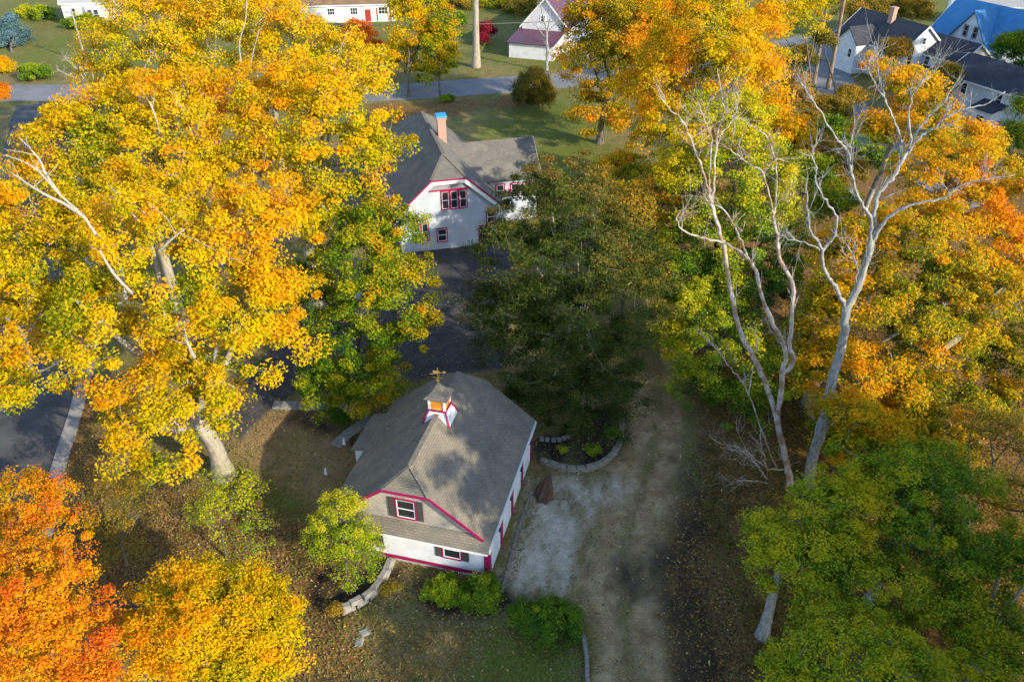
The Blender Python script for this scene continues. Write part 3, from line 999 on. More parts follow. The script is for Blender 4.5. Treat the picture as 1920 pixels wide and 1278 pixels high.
m.box(-.44, .44, -.44, .44, ZR + .28, ZR + 1.16)
for i in range(6):
    z0 = ZR + .34 + i * .13
    for fx_, fy_ in ((0, -1), (1, 0), (0, 1), (-1, 0)):
        F_ = Face((fx_ * .44, fy_ * .44, 0), (-fy_, fx_, 0), (fx_, fy_, 0))
        m.hexa([F_.p(-.41, z0, 0), F_.p(.41, z0, 0), F_.p(.41, z0, .06), F_.p(-.41, z0, .06)],
               [F_.p(-.41, z0 + .105, 0), F_.p(.41, z0 + .105, 0), F_.p(.41, z0 + .105, .015), F_.p(-.41, z0 + .105, .015)])
m.build('lantern_panel', M['orange'], cup)  # orange puts the lit glass of the lantern windows into the slat colour
m = MB()
rr_ = [(0.76, ZR + 1.17), (0.50, ZR + 1.33), (0.30, ZR + 1.55), (0.13, ZR + 1.83), (0.03, ZR + 2.02)]
m.poly(ring(*rr_[0])[::-1])
for (h0, z0), (h1, z1) in zip(rr_, rr_[1:]):
    a, b = ring(h0, z0), ring(h1, z1)
    for k in range(4):
        m.poly([a[k], a[(k + 1) % 4], b[(k + 1) % 4], b[k]])
m.build('cupola_roof', M['barn_roof'], cup)
m = MB()
zt = ZR + 1.97
m.bar((0, 0, zt), (0, 0, zt + 1.15), 0.035, 0.035)
m.bar((-.34, 0, zt + .40), (.34, 0, zt + .40), 0.028, 0.028)
m.bar((0, -.34, zt + .40), (0, .34, zt + .40), 0.028, 0.028)
m.hexa([(-.08, -.08, zt + .16), (.08, -.08, zt + .16), (.08, .08, zt + .16), (-.08, .08, zt + .16)],
       [(-.05, -.05, zt + .28), (.05, -.05, zt + .28), (.05, .05, zt + .28), (-.05, .05, zt + .28)])
m.bar((-.42, -.20, zt + .75), (.40, .19, zt + .75), 0.03, 0.035)
m.hexa([(-.20, -.11, zt + .76), (.12, .05, zt + .76), (.12, .07, zt + .76), (-.20, -.09, zt + .76)],
       [(-.26, -.14, zt + .98), (.06, .02, zt + .90), (.06, .04, zt + .90), (-.26, -.12, zt + .98)])
m.hexa([(.30, .10, zt + .68), (.30, .20, zt + .68), (.46, .22, zt + .74), (.46, .20, zt + .74)],
       [(.30, .10, zt + .82), (.30, .20, zt + .82), (.46, .22, zt + .76), (.46, .20, zt + .76)])
m.build('weathervane', M['brass'], cup)

# ------------------------------------------------------------------ main house
HO, HY = (-6.15, 73.12), -0.25
house = empty('main_house', (HO[0], HO[1], 0), -HY)
tag(house, 'large white house with clipped front gable, magenta trim and brick chimney', 'house')
hHW, hZE, hSL, hCW, hHL, hRL = 5.27, 4.46, 0.91, 3.53, 2.72, 13.39
hZR = hZE + hHW * hSL
hZC = hZR - hCW / 2 * hSL
hVB = hHL + hRL + hHL
def hz(u): return hZR - abs(u) * hSL
hE = 5.85
w = MB()
w.box(-5.05, 5.05, 0.42, hVB - 0.4, 0, 4.3)
F_ = Face((0, 0.40, 0), (1, 0, 0), (0, -1, 0))
claps(w, F_, -5.05, 5.05, 0.3, 7.35, 0.15, lambda z: (-min(5.05, (hZR - 0.35 - z) / hSL), min(5.05, (hZR - 0.35 - z) / hSL)))
pts = [(-5.05, 4.3), (5.05, 4.3), (5.05, hz(5.05) - .15), (hCW / 2, hZC - .15), (-hCW / 2, hZC - .15), (-5.05, hz(5.05) - .15)]
for v0 in (0.42, hVB - 0.55):
    w.hexa([(a, v0, b) for a, b in pts], [(a, v0 + 0.15, b) for a, b in pts])
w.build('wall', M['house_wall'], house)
r = MB()
r.slab([(0, hHL, hZR), (hCW / 2, 0, hZC), (hE, 0, hz(hE)), (hE, hVB, hz(hE)), (hCW / 2, hVB, hZC), (0, hHL + hRL, hZR)], 0.15)
r.slab([(0, hHL + hRL, hZR), (-hCW / 2, hVB, hZC), (-hE, hVB, hz(hE)), (-hE, 0, hz(hE)), (-hCW / 2, 0, hZC), (0, hHL, hZR)], 0.15)
r.slab([(-hCW / 2, 0, hZC), (hCW / 2, 0, hZC), (0, hHL, hZR)], 0.148)
r.slab([(hCW / 2, hVB, hZC), (-hCW / 2, hVB, hZC), (0, hHL + hRL, hZR)], 0.148)
r.build('roof', M['house_roof'], house)
cap = MB()
cap.bar((0, hHL, hZR + 0.04), (0, hHL + hRL, hZR + 0.04), 0.34, 0.06)
for sg in (-1, 1): cap.bar((sg * hCW / 2, 0.02, hZC + 0.04), (0, hHL, hZR + 0.04), 0.3, 0.05)
cap.build('ridge_cap', M['house_roof'], house)
m = MB(); q = MB()
for sg in (-1, 1):
    m.bar((sg * hCW / 2, -0.04, hZC - 0.05), (sg * 5.8, -0.04, hz(5.8) - 0.05), 0.07, 0.14)
    q.bar((sg * (hCW / 2 - .10), 0.03, hZC - 0.36), (sg * 5.5, 0.03, hz(5.5) - 0.40), 0.06, 0.42)
m.bar((-hCW / 2 - .03, -0.04, hZC - 0.05), (hCW / 2 + .03, -0.04, hZC - 0.05), 0.07, 0.14)
q.bar((-hCW / 2 - .05, 0.028, hZC - 0.31), (hCW / 2 + .05, 0.028, hZC - 0.31), 0.06, 0.40)
m.build('rake_board', M['magenta'], house); q.build('frieze_board', M['white'], house)
# windows surveyed on the facade
Fh = Face((0, 0.37, 0), (1, 0, 0), (0, -1, 0))
a0, z1 = face_uv(825.5, 358, HO, HY, 0.4); a1, z0 = face_uv(877, 390, HO, HY, 0.4)
z1 = (z1 + face_uv(877, 354, HO, HY, .4)[1]) / 2; z0 = (z0 + face_uv(827, 392, HO, HY, .4)[1]) / 2
ww = (a1 - a0) / 3
for k in range(3):
    window(house, Fh, a0 + ww * (k + 0.5), (z0 + z1) / 2, ww - 0.24, z1 - z0 - 0.2, M['magenta'], 1, 2, 0.115)
gp = MB()   # grey shingled panel above the window head
zt_, zh_ = hZC - 0.50, z1 + 0.16
wt, wb = hCW / 2 - 0.25, hCW / 2 + (hZC - zh_) / hSL - 0.75
gp.hexa([(-wb, 0.34, zh_), (wb, 0.34, zh_), (wb, 0.40, zh_), (-wb, 0.40, zh_)], [(-wt, 0.30, zt_), (wt, 0.30, zt_), (wt, 0.40, zt_), (-wt, 0.40, zt_)])
gp.build('gable_panel', M['grey_panel'], house)
m = MB(); m.box(-wb - 0.1, wb + 0.1, 0.27, 0.40, zh_ - 0.10, zh_ + 0.02); m.build('head_band', M['magenta'], house)
a0, z1 = face_uv(818, 428, HO, HY, 0.4); a1, z0 = face_uv(840, 452, HO, HY, 0.4)
window(house, Fh, (a0 + a1) / 2, (z0 + z1) / 2, a1 - a0 - 0.24, z1 - z0 - 0.24, M['magenta'], 1, 2, 0.12)
a0, z1 = face_uv(773, 420, HO, HY, 0.4); a1, z0 = face_uv(806, 450, HO, HY, 0.4)
for k in range(2):
    window(house, Fh, a0 + (a1 - a0) * (0.25 + 0.5 * k), (z0 + z1) / 2, (a1 - a0) / 2 - 0.22, z1 - z0 - 0.2, M['magenta'], 1, 2, 0.11)
for px, py in ((930, 405),):
    a0, z0 = face_uv(px, py, HO, HY, 0.4)
    window(house, Fh, min(a0, 4.2), z0, 0.75, 1.3, M['magenta'], 1, 2, 0.12)
# flat black panel painted as the dark of a porch opening, low right
a0, z0 = face_uv(917, 470, HO, HY, 0.4)
m = MB(); Fh.box(m, 3.0, 4.2, 0.05, 2.1, -0.02, 0.02); m.build('porch_dark_panel', M['black'], house)
m = MB(); Fh.box(m, 2.88, 3.0, 0.05, 2.2, 0, .06); Fh.box(m, 4.2, 4.32, 0.05, 2.2, 0, .06); Fh.box(m, 3.0, 4.2, 2.1, 2.22, 0, .06); m.build('porch_trim', M['magenta'], house)
# side wing
wr = MB()
WZ, WD, WV, WU = 8.0, 3.9, 8.7, 10.9
wr.slab([(0.4, WV, WZ), (0.4, WV - WD, WZ - WD * .8), (WU, WV - WD, WZ - WD * .8), (WU, WV, WZ)], 0.15)
wr.slab([(WU, WV, WZ), (WU, WV + WD, WZ - WD * .8), (0.4, WV + WD, WZ - WD * .8), (0.4, WV, WZ)], 0.15)
wr.build('wing_roof', M['house_roof'], house)
ww_ = MB(); ww_.box(5.0, 10.5, WV - 3.4, WV + 3.4, 0, 5.0)
pts = [(WV - 3.4, 5.0), (WV + 3.4, 5.0), (WV + 3.4, 5.1), (WV, 7.75), (WV - 3.4, 5.1)]
ww_.hexa([(10.36, a, b) for a, b in pts], [(10.5, a, b) for a, b in pts])
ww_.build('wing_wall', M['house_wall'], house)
Fw = Face((0, WV - 3.42, 0), (1, 0, 0), (0, -1, 0))
for a in (6.4, 8.0, 9.4): window(house, Fw, a, 3.6, 0.8, 1.3, M['magenta'], 1, 2, 0.12)
m = MB()
m.bar((WU + .02, WV, WZ - .06), (WU + .02, WV - WD, WZ - WD * .8 - .06), .05, .2); m.bar((WU + .02, WV, WZ - .06), (WU + .02, WV + WD, WZ - WD * .8 - .06), .05, .2)
m.build('wing_rake_board', M['white'], house)
ch = MB(); ch.box(0.62, 1.48, 9.05, 9.85, 6.0, 10.5); ch.box(0.55, 1.55, 8.98, 9.92, 10.5, 10.75)
cho = ch.build('chimney', M['brick'], house)
m = MB(); m.hexa([(0.46, 8.9, 10.77), (1.64, 8.9, 10.77), (1.64, 10.0, 10.77), (0.46, 10.0, 10.77)], [(0.5, 8.95, 10.92), (1.6, 8.95, 10.92), (1.6, 9.95, 11.0), (0.5, 9.95, 11.0)])
m.build('chimney_cover', M['bluecap'], cho)
vp = TB().add([(-1.6, 9.0, 7.6), (-1.6, 9.0, 8.6)], [.07, .07], 6).build('vent_pipe', M['black'], house)

# ------------------------------------------------------------------ neighbouring houses
def gable_house(name, label, cat, p0, p1, zr, hw, ze, wall, roof, wins=(), over=0.35, chimneys=(), casing=None, door=None, doors=(), trim=None, group=None):
    """ridge from p0 to p1 (plan), ridge height zr, half width hw, eave height ze.
    wins: (side, along, z, w, h[, cols, rows]) side L/R long walls (left/right of p0->p1), A gable at p0, B gable at p1"""
    p0, p1 = Vector((*p0, 0)), Vector((*p1, 0))
    d = p1 - p0
    Ln = d.length
    root = empty(name, p0, math.atan2(d.y, d.x))
    tag(root, label, cat, group)
    s = (zr - ze) / hw
    w = MB(); w.box(0, Ln, -hw, hw, 0, ze - 0.08)
    for x0, x1 in ((0, 0.15), (Ln - 0.15, Ln)):
        pts = [(-hw, ze - .08), (hw, ze - .08), (0, zr - 0.12)]
        w.hexa([(x0, a, b) for a, b in pts], [(x1, a, b) for a, b in pts])
    w.build('wall', wall, root)
    r = MB(); e = hw + over; zz = zr - e * s
    r.slab([(-over, 0, zr), (-over, -e, zz), (Ln + over, -e, zz), (Ln + over, 0, zr)], 0.16)
    r.slab([(Ln + over, 0, zr), (Ln + over, e, zz), (-over, e, zz), (-over, 0, zr)], 0.16)
    ro = r.build('roof', roof, root)
    t = MB()
    for x in (-over - .03, Ln + over + .03):
        for sg in (-1, 1): t.bar((x, 0, zr - .12), (x, sg * e, zz - .12), .05, .26)
    for sg in (-1, 1): t.bar((-over, sg * (e + .02), zz - .10), (Ln + over, sg * (e + .02), zz - .10), .05, .2)
    t.build('trim_board', trim or M['white'], root)
    Fs = {'L': Face((0, hw, 0), (1, 0, 0), (0, 1, 0)), 'R': Face((0, -hw, 0), (1, 0, 0), (0, -1, 0)),
          'A': Face((0, 0, 0), (0, 1, 0), (-1, 0, 0)), 'B': Face((Ln, 0, 0), (0, 1, 0), (1, 0, 0))}
    for wn_ in wins:
        sd, a, z, ww, hh = wn_[:5]
        window(root, Fs[sd], a, z, ww, hh, casing or M['white'], *(wn_[5:] or (1, 2)), c=0.12)
    for sd, a, ww, hh, mt in doors:
        m = MB(); Fs[sd].box(m, a - ww / 2, a + ww / 2, 0.15, hh, 0, 0.05); dd = m.build('door', mt, root)
        m = MB(); Fs[sd].box(m, a - ww / 2 - .12, a - ww / 2, 0.15, hh + .12, 0, .07); Fs[sd].box(m, a + ww / 2, a + ww / 2 + .12, 0.15, hh + .12, 0, .07); Fs[sd].box(m, a - ww / 2, a + ww / 2, hh, hh + .12, 0, .07)
        m.build('door_frame', M['white'], dd)
    for x, y, ht in chimneys:
        m = MB(); zb = zr - abs(y) * s - 0.6
        m.box(x - .45, x + .45, y - .4, y + .4, zb, zr + ht - .25); m.box(x - .53, x + .53, y - .48, y + .48, zr + ht - .25, zr + ht); m.build('chimney', M['brick'], ro)
    return root, Fs, Ln

# top left white cottage
hA, FA, LA = gable_house('white_cottage', 'small white cottage with bay window beyond the road, behind green bushes', 'house',
    (-92.5, 177), (-82.6, 178.5), 8.6, 4.6, 4.6, M['cream_wall'], M['grey_panel'], wins=[('R', 2.0, 2.6, 1.0, 1.5), ('A', 0, 2.6, 1.0, 1.5)])
m = MB(); m.hexa([(4.0, -4.62, .3), (8.2, -4.62, .3), (7.4, -5.7, .3), (4.8, -5.7, .3)], [(4.0, -4.62, 3.7), (8.2, -4.62, 3.7), (7.4, -5.7, 3.7), (4.8, -5.7, 3.7)])
by = m.build('bay', M['white'], hA)
window(by, Face((0, -5.71, 0), (1, 0, 0), (0, -1, 0)), 5.5, 2.2, 0.95, 1.9, M['white'], 1, 2, .08, name='bay_window')
window(by, Face((0, -5.71, 0), (1, 0, 0), (0, -1, 0)), 6.7, 2.2, 0.95, 1.9, M['white'], 1, 2, .08, name='bay_window')
m = MB()
for k in range(5): m.box(10.1, 11.6, -4.4 + k * .35, -4.1 + k * .35, 0, 1.5 - .27 * abs(k - 2))
m.box(10.1, 11.5, -4.5, -4.42, .2, 1.6); m.build('porch_steps', M['white'], hA)

# ranch house with red door
gable_house('ranch_house', 'low white ranch house with red front door and brown roof', 'house',
    (-47.5, 178.3), (-24.8, 181), 6.3, 4.4, 3.7, M['white_wall'], M['brown_roof'],
    wins=[('R', 14.2, 2.2, 1.5, 1.3, 3, 2), ('R', 20.2, 2.2, 1.9, 1.4, 3, 2), ('R', 9.5, 2.2, 1.5, 1.3, 3, 2)],
    doors=[('R', 17.0, 1.25, 2.5, M['door_red']), ('R', 18.9, .35, 2.8, M['door_red']), ('R', 21.6, .35, 2.8, M['door_red'])])

# purple roofed barn with a lean-to in front
pb, FPb, LP = gable_house('purple_roofed_shed', 'white outbuilding with steep purple metal roof and low lean-to across the road', 'shed',
    (6.0, 152.5), (14.5, 176), 9.2, 4.4, 4.4, M['white_wall'], M['purple_roof'], wins=[('A', 0.4, 5.6, 0.8, 1.0)])
dv = Vector((8.5, 23.5, 0)).normalized()
m = MB()
c0 = [(-6.5, 4.6), (-6.5, -3.6), (3.0, -3.6), (3.0, 4.6)]
m.hexa([(a, b, 0) for a, b in c0], [(a, b, 2.7 if a < 0 else 3.9) for a, b in c0])
m.build('lean_to_wall', M['white_wall'], pb)
m = MB(); m.slab([(-6.9, 5.0, 2.72), (-6.9, -3.95, 2.72), (3.2, -3.95, 4.05), (3.2, 5.0, 4.05)], 0.12); m.build('lean_to_roof', M['purple_roof'], pb)

# row of houses at upper right
h1, _, _ = gable_house('dark_roofed_house', 'white house with dark roof and brick chimney, leftmost of the row at upper right', 'house',
    (61.0, 147), (66.5, 133.5), 8.6, 4.6, 5.0, M['white_wall'], M['dark_roof'],
    wins=[('R', 10.5, 3.6, .9, 1.5), ('R', 12.6, 3.6, .9, 1.5), ('B', -2.2, 3.4, 0.9, 1.5), ('B', 0, 6.2, .8, 1.0), ('B', 2.2, 3.4, .9, 1.5), ('R', 1.5, 3.4, .9, 1.4)], chimneys=[(7.6, -.8, 1.6)])
m = MB()   # cross gable towards the lane
pts = [(3.2, 0.0), (7.8, 0.0), (7.8, 4.9), (5.5, 7.1), (3.2, 4.9)]
m.hexa([(a, -7.2, b) for a, b in pts], [(a, -4.55, b) for a, b in pts]); m.build('cross_gable_wall', M['white_wall'], h1)
m = MB(); m.slab([(5.5, -7.5, 7.25), (2.9, -7.5, 4.75), (2.9, -1.8, 4.75), (5.5, -1.8, 7.25)][::-1], .14); m.slab([(5.5, -7.5, 7.25), (8.1, -7.5, 4.75), (8.1, -1.8, 4.75), (5.5, -1.8, 7.25)], .14); m.build('cross_gable_roof', M['dark_roof'], h1)
window(h1, Face((0, -7.2, 0), (1, 0, 0), (0, -1, 0)), 6.6, 3.2, .8, 1.4, M['white'], 1, 2, .1)

h2, F2, L2 = gable_house('black_roofed_house', 'white house with black roof and long dark front shed roof, middle of the row', 'house',
    (69.0, 138.0), (73.2, 129.0), 6.9, 3.5, 4.5, M['white_wall'], M['dark_roof'],
    wins=[('R', 1.6, 3.4, .9, 1.4), ('R', 4.0, 3.4, .9, 1.4), ('R', 6.6, 3.4, .9, 1.4), ('B', -1.8, 2.0, .9, 1.4)])
m = MB(); m.slab([(9.95, -3.0, 4.3), (11.4, -3.0, 3.5), (11.4, 3.0, 3.5), (9.95, 3.0, 4.3)], .14); m.build('front_canopy', M['dark_roof'], h2)
m = MB(); m.slab([(0.4, -3.5, 2.6), (0.4, -5.4, 2.2), (7.0, -5.4, 2.2), (7.0, -3.5, 2.6)], .12); m.build('porch_roof', M['dark_roof'], h2)
m = MB(); m.box(0.6, 6.8, -5.1, -3.45, 0, 2.15); m.build('porch_wall', M['white_wall'], h2)

h3, F3, L3 = gable_house('blue_roofed_house', 'big house with bright blue roof and white cross gable at upper right', 'house',
    (76.8, 146.0), (83.0, 132.8), 10.6, 5.4, 5.4, M['white_wall'], M['blue_roof'], wins=[('R', 12.5, 3.4, .9, 1.5), ('R', 15, 3.4, .9, 1.5)])
m = MB(); pts = [(3.9, 5.0), (11.7, 5.0), (7.8, 10.0)]
m.hexa([(a, -5.6, b) for a, b in pts], [(a, -4.6, b) for a, b in pts]); m.build('cross_gable_wall', M['white_wall'], h3)
m = MB(); m.slab([(7.8, -5.95, 10.3), (3.5, -5.95, 4.8), (3.5, -2.2, 4.8), (7.8, -0.4, 10.3)][::-1], .15); m.slab([(7.8, -5.95, 10.3), (12.1, -5.95, 4.8), (12.1, -2.2, 4.8), (7.8, -0.4, 10.3)], .15); m.build('cross_gable_roof', M['blue_roof'], h3)
for a in (7.0, 8.8):
    window(h3, Face((0, -5.6, 0), (1, 0, 0), (0, -1, 0)), a, 7.0, .7, 1.6, M['shutter'], 1, 2, .1)

h4, F4, L4 = gable_house('long_white_house', 'long white house with dark roof and small entry porch, nearest of the row', 'house',
    (67.8, 121.0), (74.5, 106.0), 7.6, 4.2, 5.2, M['white_wall'], M['dark_roof'], wins=[('R', 3.6, 3.8, .9, 1.5), ('R', 9.4, 3.8, .9, 1.5), ('R', 13.0, 3.8, .9, 1.5), ('A', -1, 4, .9, 1.4)])
m = MB(); m.box(7.6, 10.8, -6.6, -4.2, 0, 2.7); m.build('porch_wall', M['white_wall'], h4)
m = MB(); m.slab([(7.3, -4.15, 3.5), (7.3, -6.95, 2.7), (11.1, -6.95, 2.7), (11.1, -4.15, 3.5)], .12); m.build('porch_roof', M['dark_roof'], h4)
window(h4, Face((0, -6.6, 0), (1, 0, 0), (0, -1, 0)), 9.2, 1.4, 1.2, 1.0, M['white'], 2, 1, .08)

gable_house('grey_roofed_house', 'distant white house with pale grey roof behind the blue roofed house', 'house',
    (92.0, 178.0), (108.0, 172.0), 7.6, 4.2, 4.4, M['white_wall'], M['grey_panel'], wins=[('R', 3, 2.6, .9, 1.4), ('R', 6, 2.6, .9, 1.4), ('R', 12, 2.6, .9, 1.4)], doors=[('R', 8.6, 1.6, 2.8, M['door_red'])])

# ================================================================== WALLS, STONES AND SMALL THINGS
def block_mesh(name, l, d, h, material, seed):
    """one irregular stone: a chamfered block with displaced corners"""
    r_ = random.Random(seed)
    m = MB()
    def j(a): return a * (1 + r_.uniform(-.1, .1))
    b = [(-j(l / 2), -j(d / 2), 0), (j(l / 2), -j(d / 2), 0), (j(l / 2), j(d / 2), 0), (-j(l / 2), j(d / 2), 0)]
    t = [(x * .97, y * .95, h * r_.uniform(.75, .85)) for x, y, _ in b]
    u = [(x * .86, y * .80, h * r_.uniform(.95, 1.05)) for x, y, _ in b]
    m.hexa(b, t); m.hexa(t, u)
    o = m.build(name, material)
    me = o.data
    bpy.data.objects.remove(o)
    return me

def stone_run(name, label, cat, path, l, d, h, courses, material, child='stone', gap=1.04, z0=0.0, seed=0, jit=0.03):
    """a run of separate stones along a surveyed line, course on course"""
    r_ = random.Random(seed)
    p = smooth_path(np.array([[a[0], a[1], 0] for a in path]), 120)
    sl_ = np.concatenate([[0], np.cumsum(np.linalg.norm(np.diff(p, axis=0), axis=1))])
    root = empty(name, p[0])
    tag(root, label, cat)
    ms = [block_mesh(child, l, d, h, material, seed * 10 + k) for k in range(5)]
    for c in range(courses):
        s_ = l / 2 + (c % 2) * l * 0.4
        while s_ < sl_[-1]:
            q_ = np.array([np.interp(s_, sl_, p[:, k]) for k in range(3)])
            q2 = np.array([np.interp(s_ + .1, sl_, p[:, k]) for k in range(3)]) - q_
            o = link(child, r_.choice(ms), root)
            o.location = (q_[0] - p[0][0] + r_.uniform(-jit, jit), q_[1] - p[0][1] + r_.uniform(-jit, jit), z0 + c * h * 0.98)
            o.rotation_euler = (0, 0, math.atan2(q2[1], q2[0]) + r_.uniform(-.05, .05))
            s_ += l * gap
    return root

def gp(*px, z=0.0): return [G(a, b, z)[:2] for a, b in px]
stone_run('retaining_wall', 'curved low wall of pale stacked stones round the bed beside the barn', 'wall',
          gp((1014, 868), (1050, 880), (1090, 884), (1125, 874), (1150, 854), (1163, 828), (1167, 795)), 0.62, 0.34, 0.17, 3, M['timber'], seed=1)
stone_run('stone_border', 'row of small pale stones edging the bed near the rear barn corner', 'border',
          gp((1013, 824), (1045, 826), (1070, 816), (1083, 803)), 0.30, 0.30, 0.22, 1, M['stone'], gap=1.3, seed=2)
stone_run('slab_row', 'row of flat grey slabs under the green maple', 'paving',
          gp((512, 760), (580, 762), (640, 766), (700, 776)), 0.60, 0.95, 0.16, 1, M['slab'], child='slab', gap=1.06, seed=3)
stone_run('retaining_wall', 'curved grey stone wall running down from the barn front corner', 'wall',
          gp((737, 1050), (720, 1086), (695, 1118), (664, 1138), (634, 1150)), 0.75, 0.42, 0.30, 2, M['stone'], seed=4)
stone_run('timber_edging', 'weathered timber edging along the foot of the barn side wall', 'edging',
          gp((996, 925), (975, 985), (958, 1045), (944, 1098)), 1.6, 0.16, 0.14, 1, M['timber'], child='timber', seed=5, jit=.01)
stone_run('garden_edging', 'short dark edging wall beside the drive at the bottom edge', 'edging',
          gp((1093, 1196), (1099, 1230), (1101, 1275), (1102, 1320)), 0.5, 0.22, 0.40, 1, M['slab'], child='block', seed=6, jit=.01)
for k, (px, py, lb) in enumerate([(684, 1186, 'pale stepping stone on the front lawn, nearer the barn'), (674, 1204, 'pale stepping stone on the front lawn, nearer the bottom edge')]):
    me = block_mesh('stepping_stone', .55, .45, .07, M['stone'], 90 + k)
    o = link('stepping_stone', me); c = G(px, py); o.location = (c[0], c[1], .02); o.rotation_euler = (0, 0, .5 + k)
    tag(o, lb, 'stone', 'stepping stones on the front lawn')
# white garden ornaments beside the lean-to
for k, (px, py, lb, sc) in enumerate([(645, 832, 'small white garden statue by the lean-to corner', .75), (611, 888, 'small white garden statue beside the tall shrub', .7)]):
    c = G(px, py)
    st = empty('garden_statue', (c[0], c[1], 0)); tag(st, lb, 'statue', 'white garden statues'); st.scale = (sc,) * 3
    m = MB(); m.box(-.16, .16, -.16, .16, 0, .10); m.box(-.12, .12, -.12, .12, .10, .16); m.build('plinth', M['white'], st)
    prof = [(.10, .16), (.14, .26), (.11, .40), (.13, .50), (.05, .58), (.085, .66), (.07, .74), (.01, .79)]
    TB().add([(0.01 * i, 0, z) for i, (r0, z) in enumerate(prof)], [r0 for r0, z in prof], 8).build('figure', M['white'], st)
# brown folded tarpaulin heap by the rear of the barn wall
c = G(1019, 928)
tp_ = MB(); nseg = 14; rr2 = random.Random(4); rings_ = []
for lv, (rad_, z) in enumerate([(.82, 0), (.66, .35), (.46, .8), (.26, 1.25), (.08, 1.6)]):
    ring_ = []
    for k in range(nseg):
        a = 2 * math.pi * k / nseg
        f = (1.14 if k % 2 else .84) if lv < 4 else 1
        ring_.append((math.cos(a) * rad_ * f * .8 + .1 * lv, math.sin(a) * rad_ * f * 1.05 + .12 * lv, z + rr2.uniform(-.04, .04)))
    rings_.append(ring_)
for a, b in zip(rings_, rings_[1:]):
    for k in range(nseg): tp_.poly([a[k], a[(k + 1) % nseg], b[(k + 1) % nseg], b[k]])
tp_.poly(rings_[-1])
to = tp_.build('folded_tarpaulin', M['tarp']); to.location = (c[0], c[1], 0)
tag(to, 'dark brown folded cover standing at the rear barn wall beside the gravel', 'cover')
ribbon('garden_path', [tuple(a) for a in gp((628, 836), (655, 812), (700, 782))], 0.9, -.2, .07, M['slab'], 12)

# utility poles and wires along the front road
def pole(px, py, h, label):
    b = G(px, py)
    r_ = empty('utility_pole', (b[0], b[1], 0)); tag(r_, label, 'pole')
    TB().add([(0, 0, -.3), (0, 0, h * .5), (0.05, 0, h)], [.19, .16, .12], 8).build('post', B['grey'], r_)
    m = MB(); m.box(-1.1, 1.1, -.06, .06, h - .9, h - .76); m.build('crossarm', B['grey'], r_)
    for x in (-.95, .95):
        m = MB(); m.box(x - .05, x + .05, -.05, .05, h - .76, h - .58); m.build('insulator', M['black'], r_)
    return np.array([b[0], b[1], h - .58])
pl1 = pole(162, 118, 9.2, 'weathered utility pole in front of the white cottage')
pl2 = pole(1100, 128, 8.6, 'utility pole beside the orange maple past the purple roofed shed')
for k, dx in enumerate((-.95, .95)):
    a = pl1 + np.array([dx, 0, 0]); b = pl2 + np.array([dx, 0, 0])
    tt = np.linspace(0, 1, 24)[:, None]
    cv = a * (1 - tt) + b * tt - np.array([0, 0, 1]) * (4 * tt * (1 - tt)) * 1.6
    m = TB().add(cv, np.full(24, .03), 4).build('utility_wire', M['slab'])
    tag(m, ['utility wire over the lawn behind the road, nearer the camera', 'utility wire over the lawn behind the road, farther one'][k], 'wire', 'wires between the utility poles')

# short grass standing on the near lawn
L['grass'] = leafmat('grass_blades', [(0.0, (0.15, 0.11, 0.055)), (0.35, (0.28, 0.21, 0.10)), (0.6, (0.15, 0.18, 0.03)), (1.0, (0.09, 0.18, 0.02))], 0.2)
rng = np.random.default_rng(21)
n_ = 70000
fx = rng.uniform(-31, 14, n_); fy = rng.uniform(19, 48, n_)
w_ = weights(fx, fy)
lx = (fx - BO[0]) * math.cos(BY) - (fy - BO[1]) * math.sin(BY); ly = (fx - BO[0]) * math.sin(BY) + (fy - BO[1]) * math.cos(BY)
kp = rng.random(n_) < np.clip(0.9 - 0.95 * w_['dirt'] - w_['gravel'] - w_['paved'] - w_['mulch'], 0, 1)
edge_ = (sdist(fx, fy, ZONES['gravel']) > -1.5) & (lx < 6.3) & (ly < 9)
kp |= edge_ & (rng.random(n_) < .8)
kp &= ~((lx > -4.5) & (lx < 4.9) & (ly > 0) & (ly < 11.5)) & (fx > -28.5 - (fy - 34) * .25)
fx, fy, ed_ = fx[kp], fy[kp], edge_[kp]
n_ = len(fx)
p_ = np.stack([fx, fy, np.full(n_, .05)], -1)
lush_ = w_['lush'][kp]
me = leaf_mesh('grass', p_ + np.array([0, 0, .03]), rng.normal(size=(n_, 3)) * .7 + np.array([0, -.3, .5]), rng.uniform(.10, .24, n_),
               np.clip(.33 + .32 * wob(p_, .8) + .5 * lush_ + .25 * ed_ + .14 * rng.normal(size=n_), 0, 1), L['grass'], rng, .4)
tag(link('grass', me), kind='stuff')

# ================================================================== TREES
T = dict
# --- the big golden trees on the left
tree('maple_tree', 'large golden maple with pale leaning trunk between side road and barn', 'tree', G(421, 892)[:2],
     BL((300, 520, 42, 180, 150), (180, 640, 40, 150, 120), (430, 620, 40.5, 135, 125), (330, 750, 37, 135, 85), (110, 500, 44, 120, 110), (470, 450, 45, 110, 110), (250, 400, 47, 140, 90), (300, 820, 36, 110, 45), (520, 560, 42, 70, 90), (400, 760, 37, 60, 60)),
     620, 88, 0.30, L['gold'], B['pale'], 0.62, 1, t0=0.53, vary=0.19, rc=0.85, limbs=8,
     trunk_pts=[tuple(G(421, 892)[:2]) + (-0.2,), P(400, 830, 38.6), P(372, 790, 38.4), P(340, 700, 40)], twig=0.05)
tree('maple_tree', 'golden maple at the left edge beyond the side road, cut by the frame', 'tree', (-46, 46),
     BL((40, 430, 47, 110, 100), (40, 590, 44, 110, 110), (60, 700, 41.5, 100, 60), (-90, 560, 45, 110, 140)),
     260, 85, 0.30, L['gold'], B['pale'], 0.5, 2, t0=0.50, vary=0.16, rc=0.85, twig=0.05)
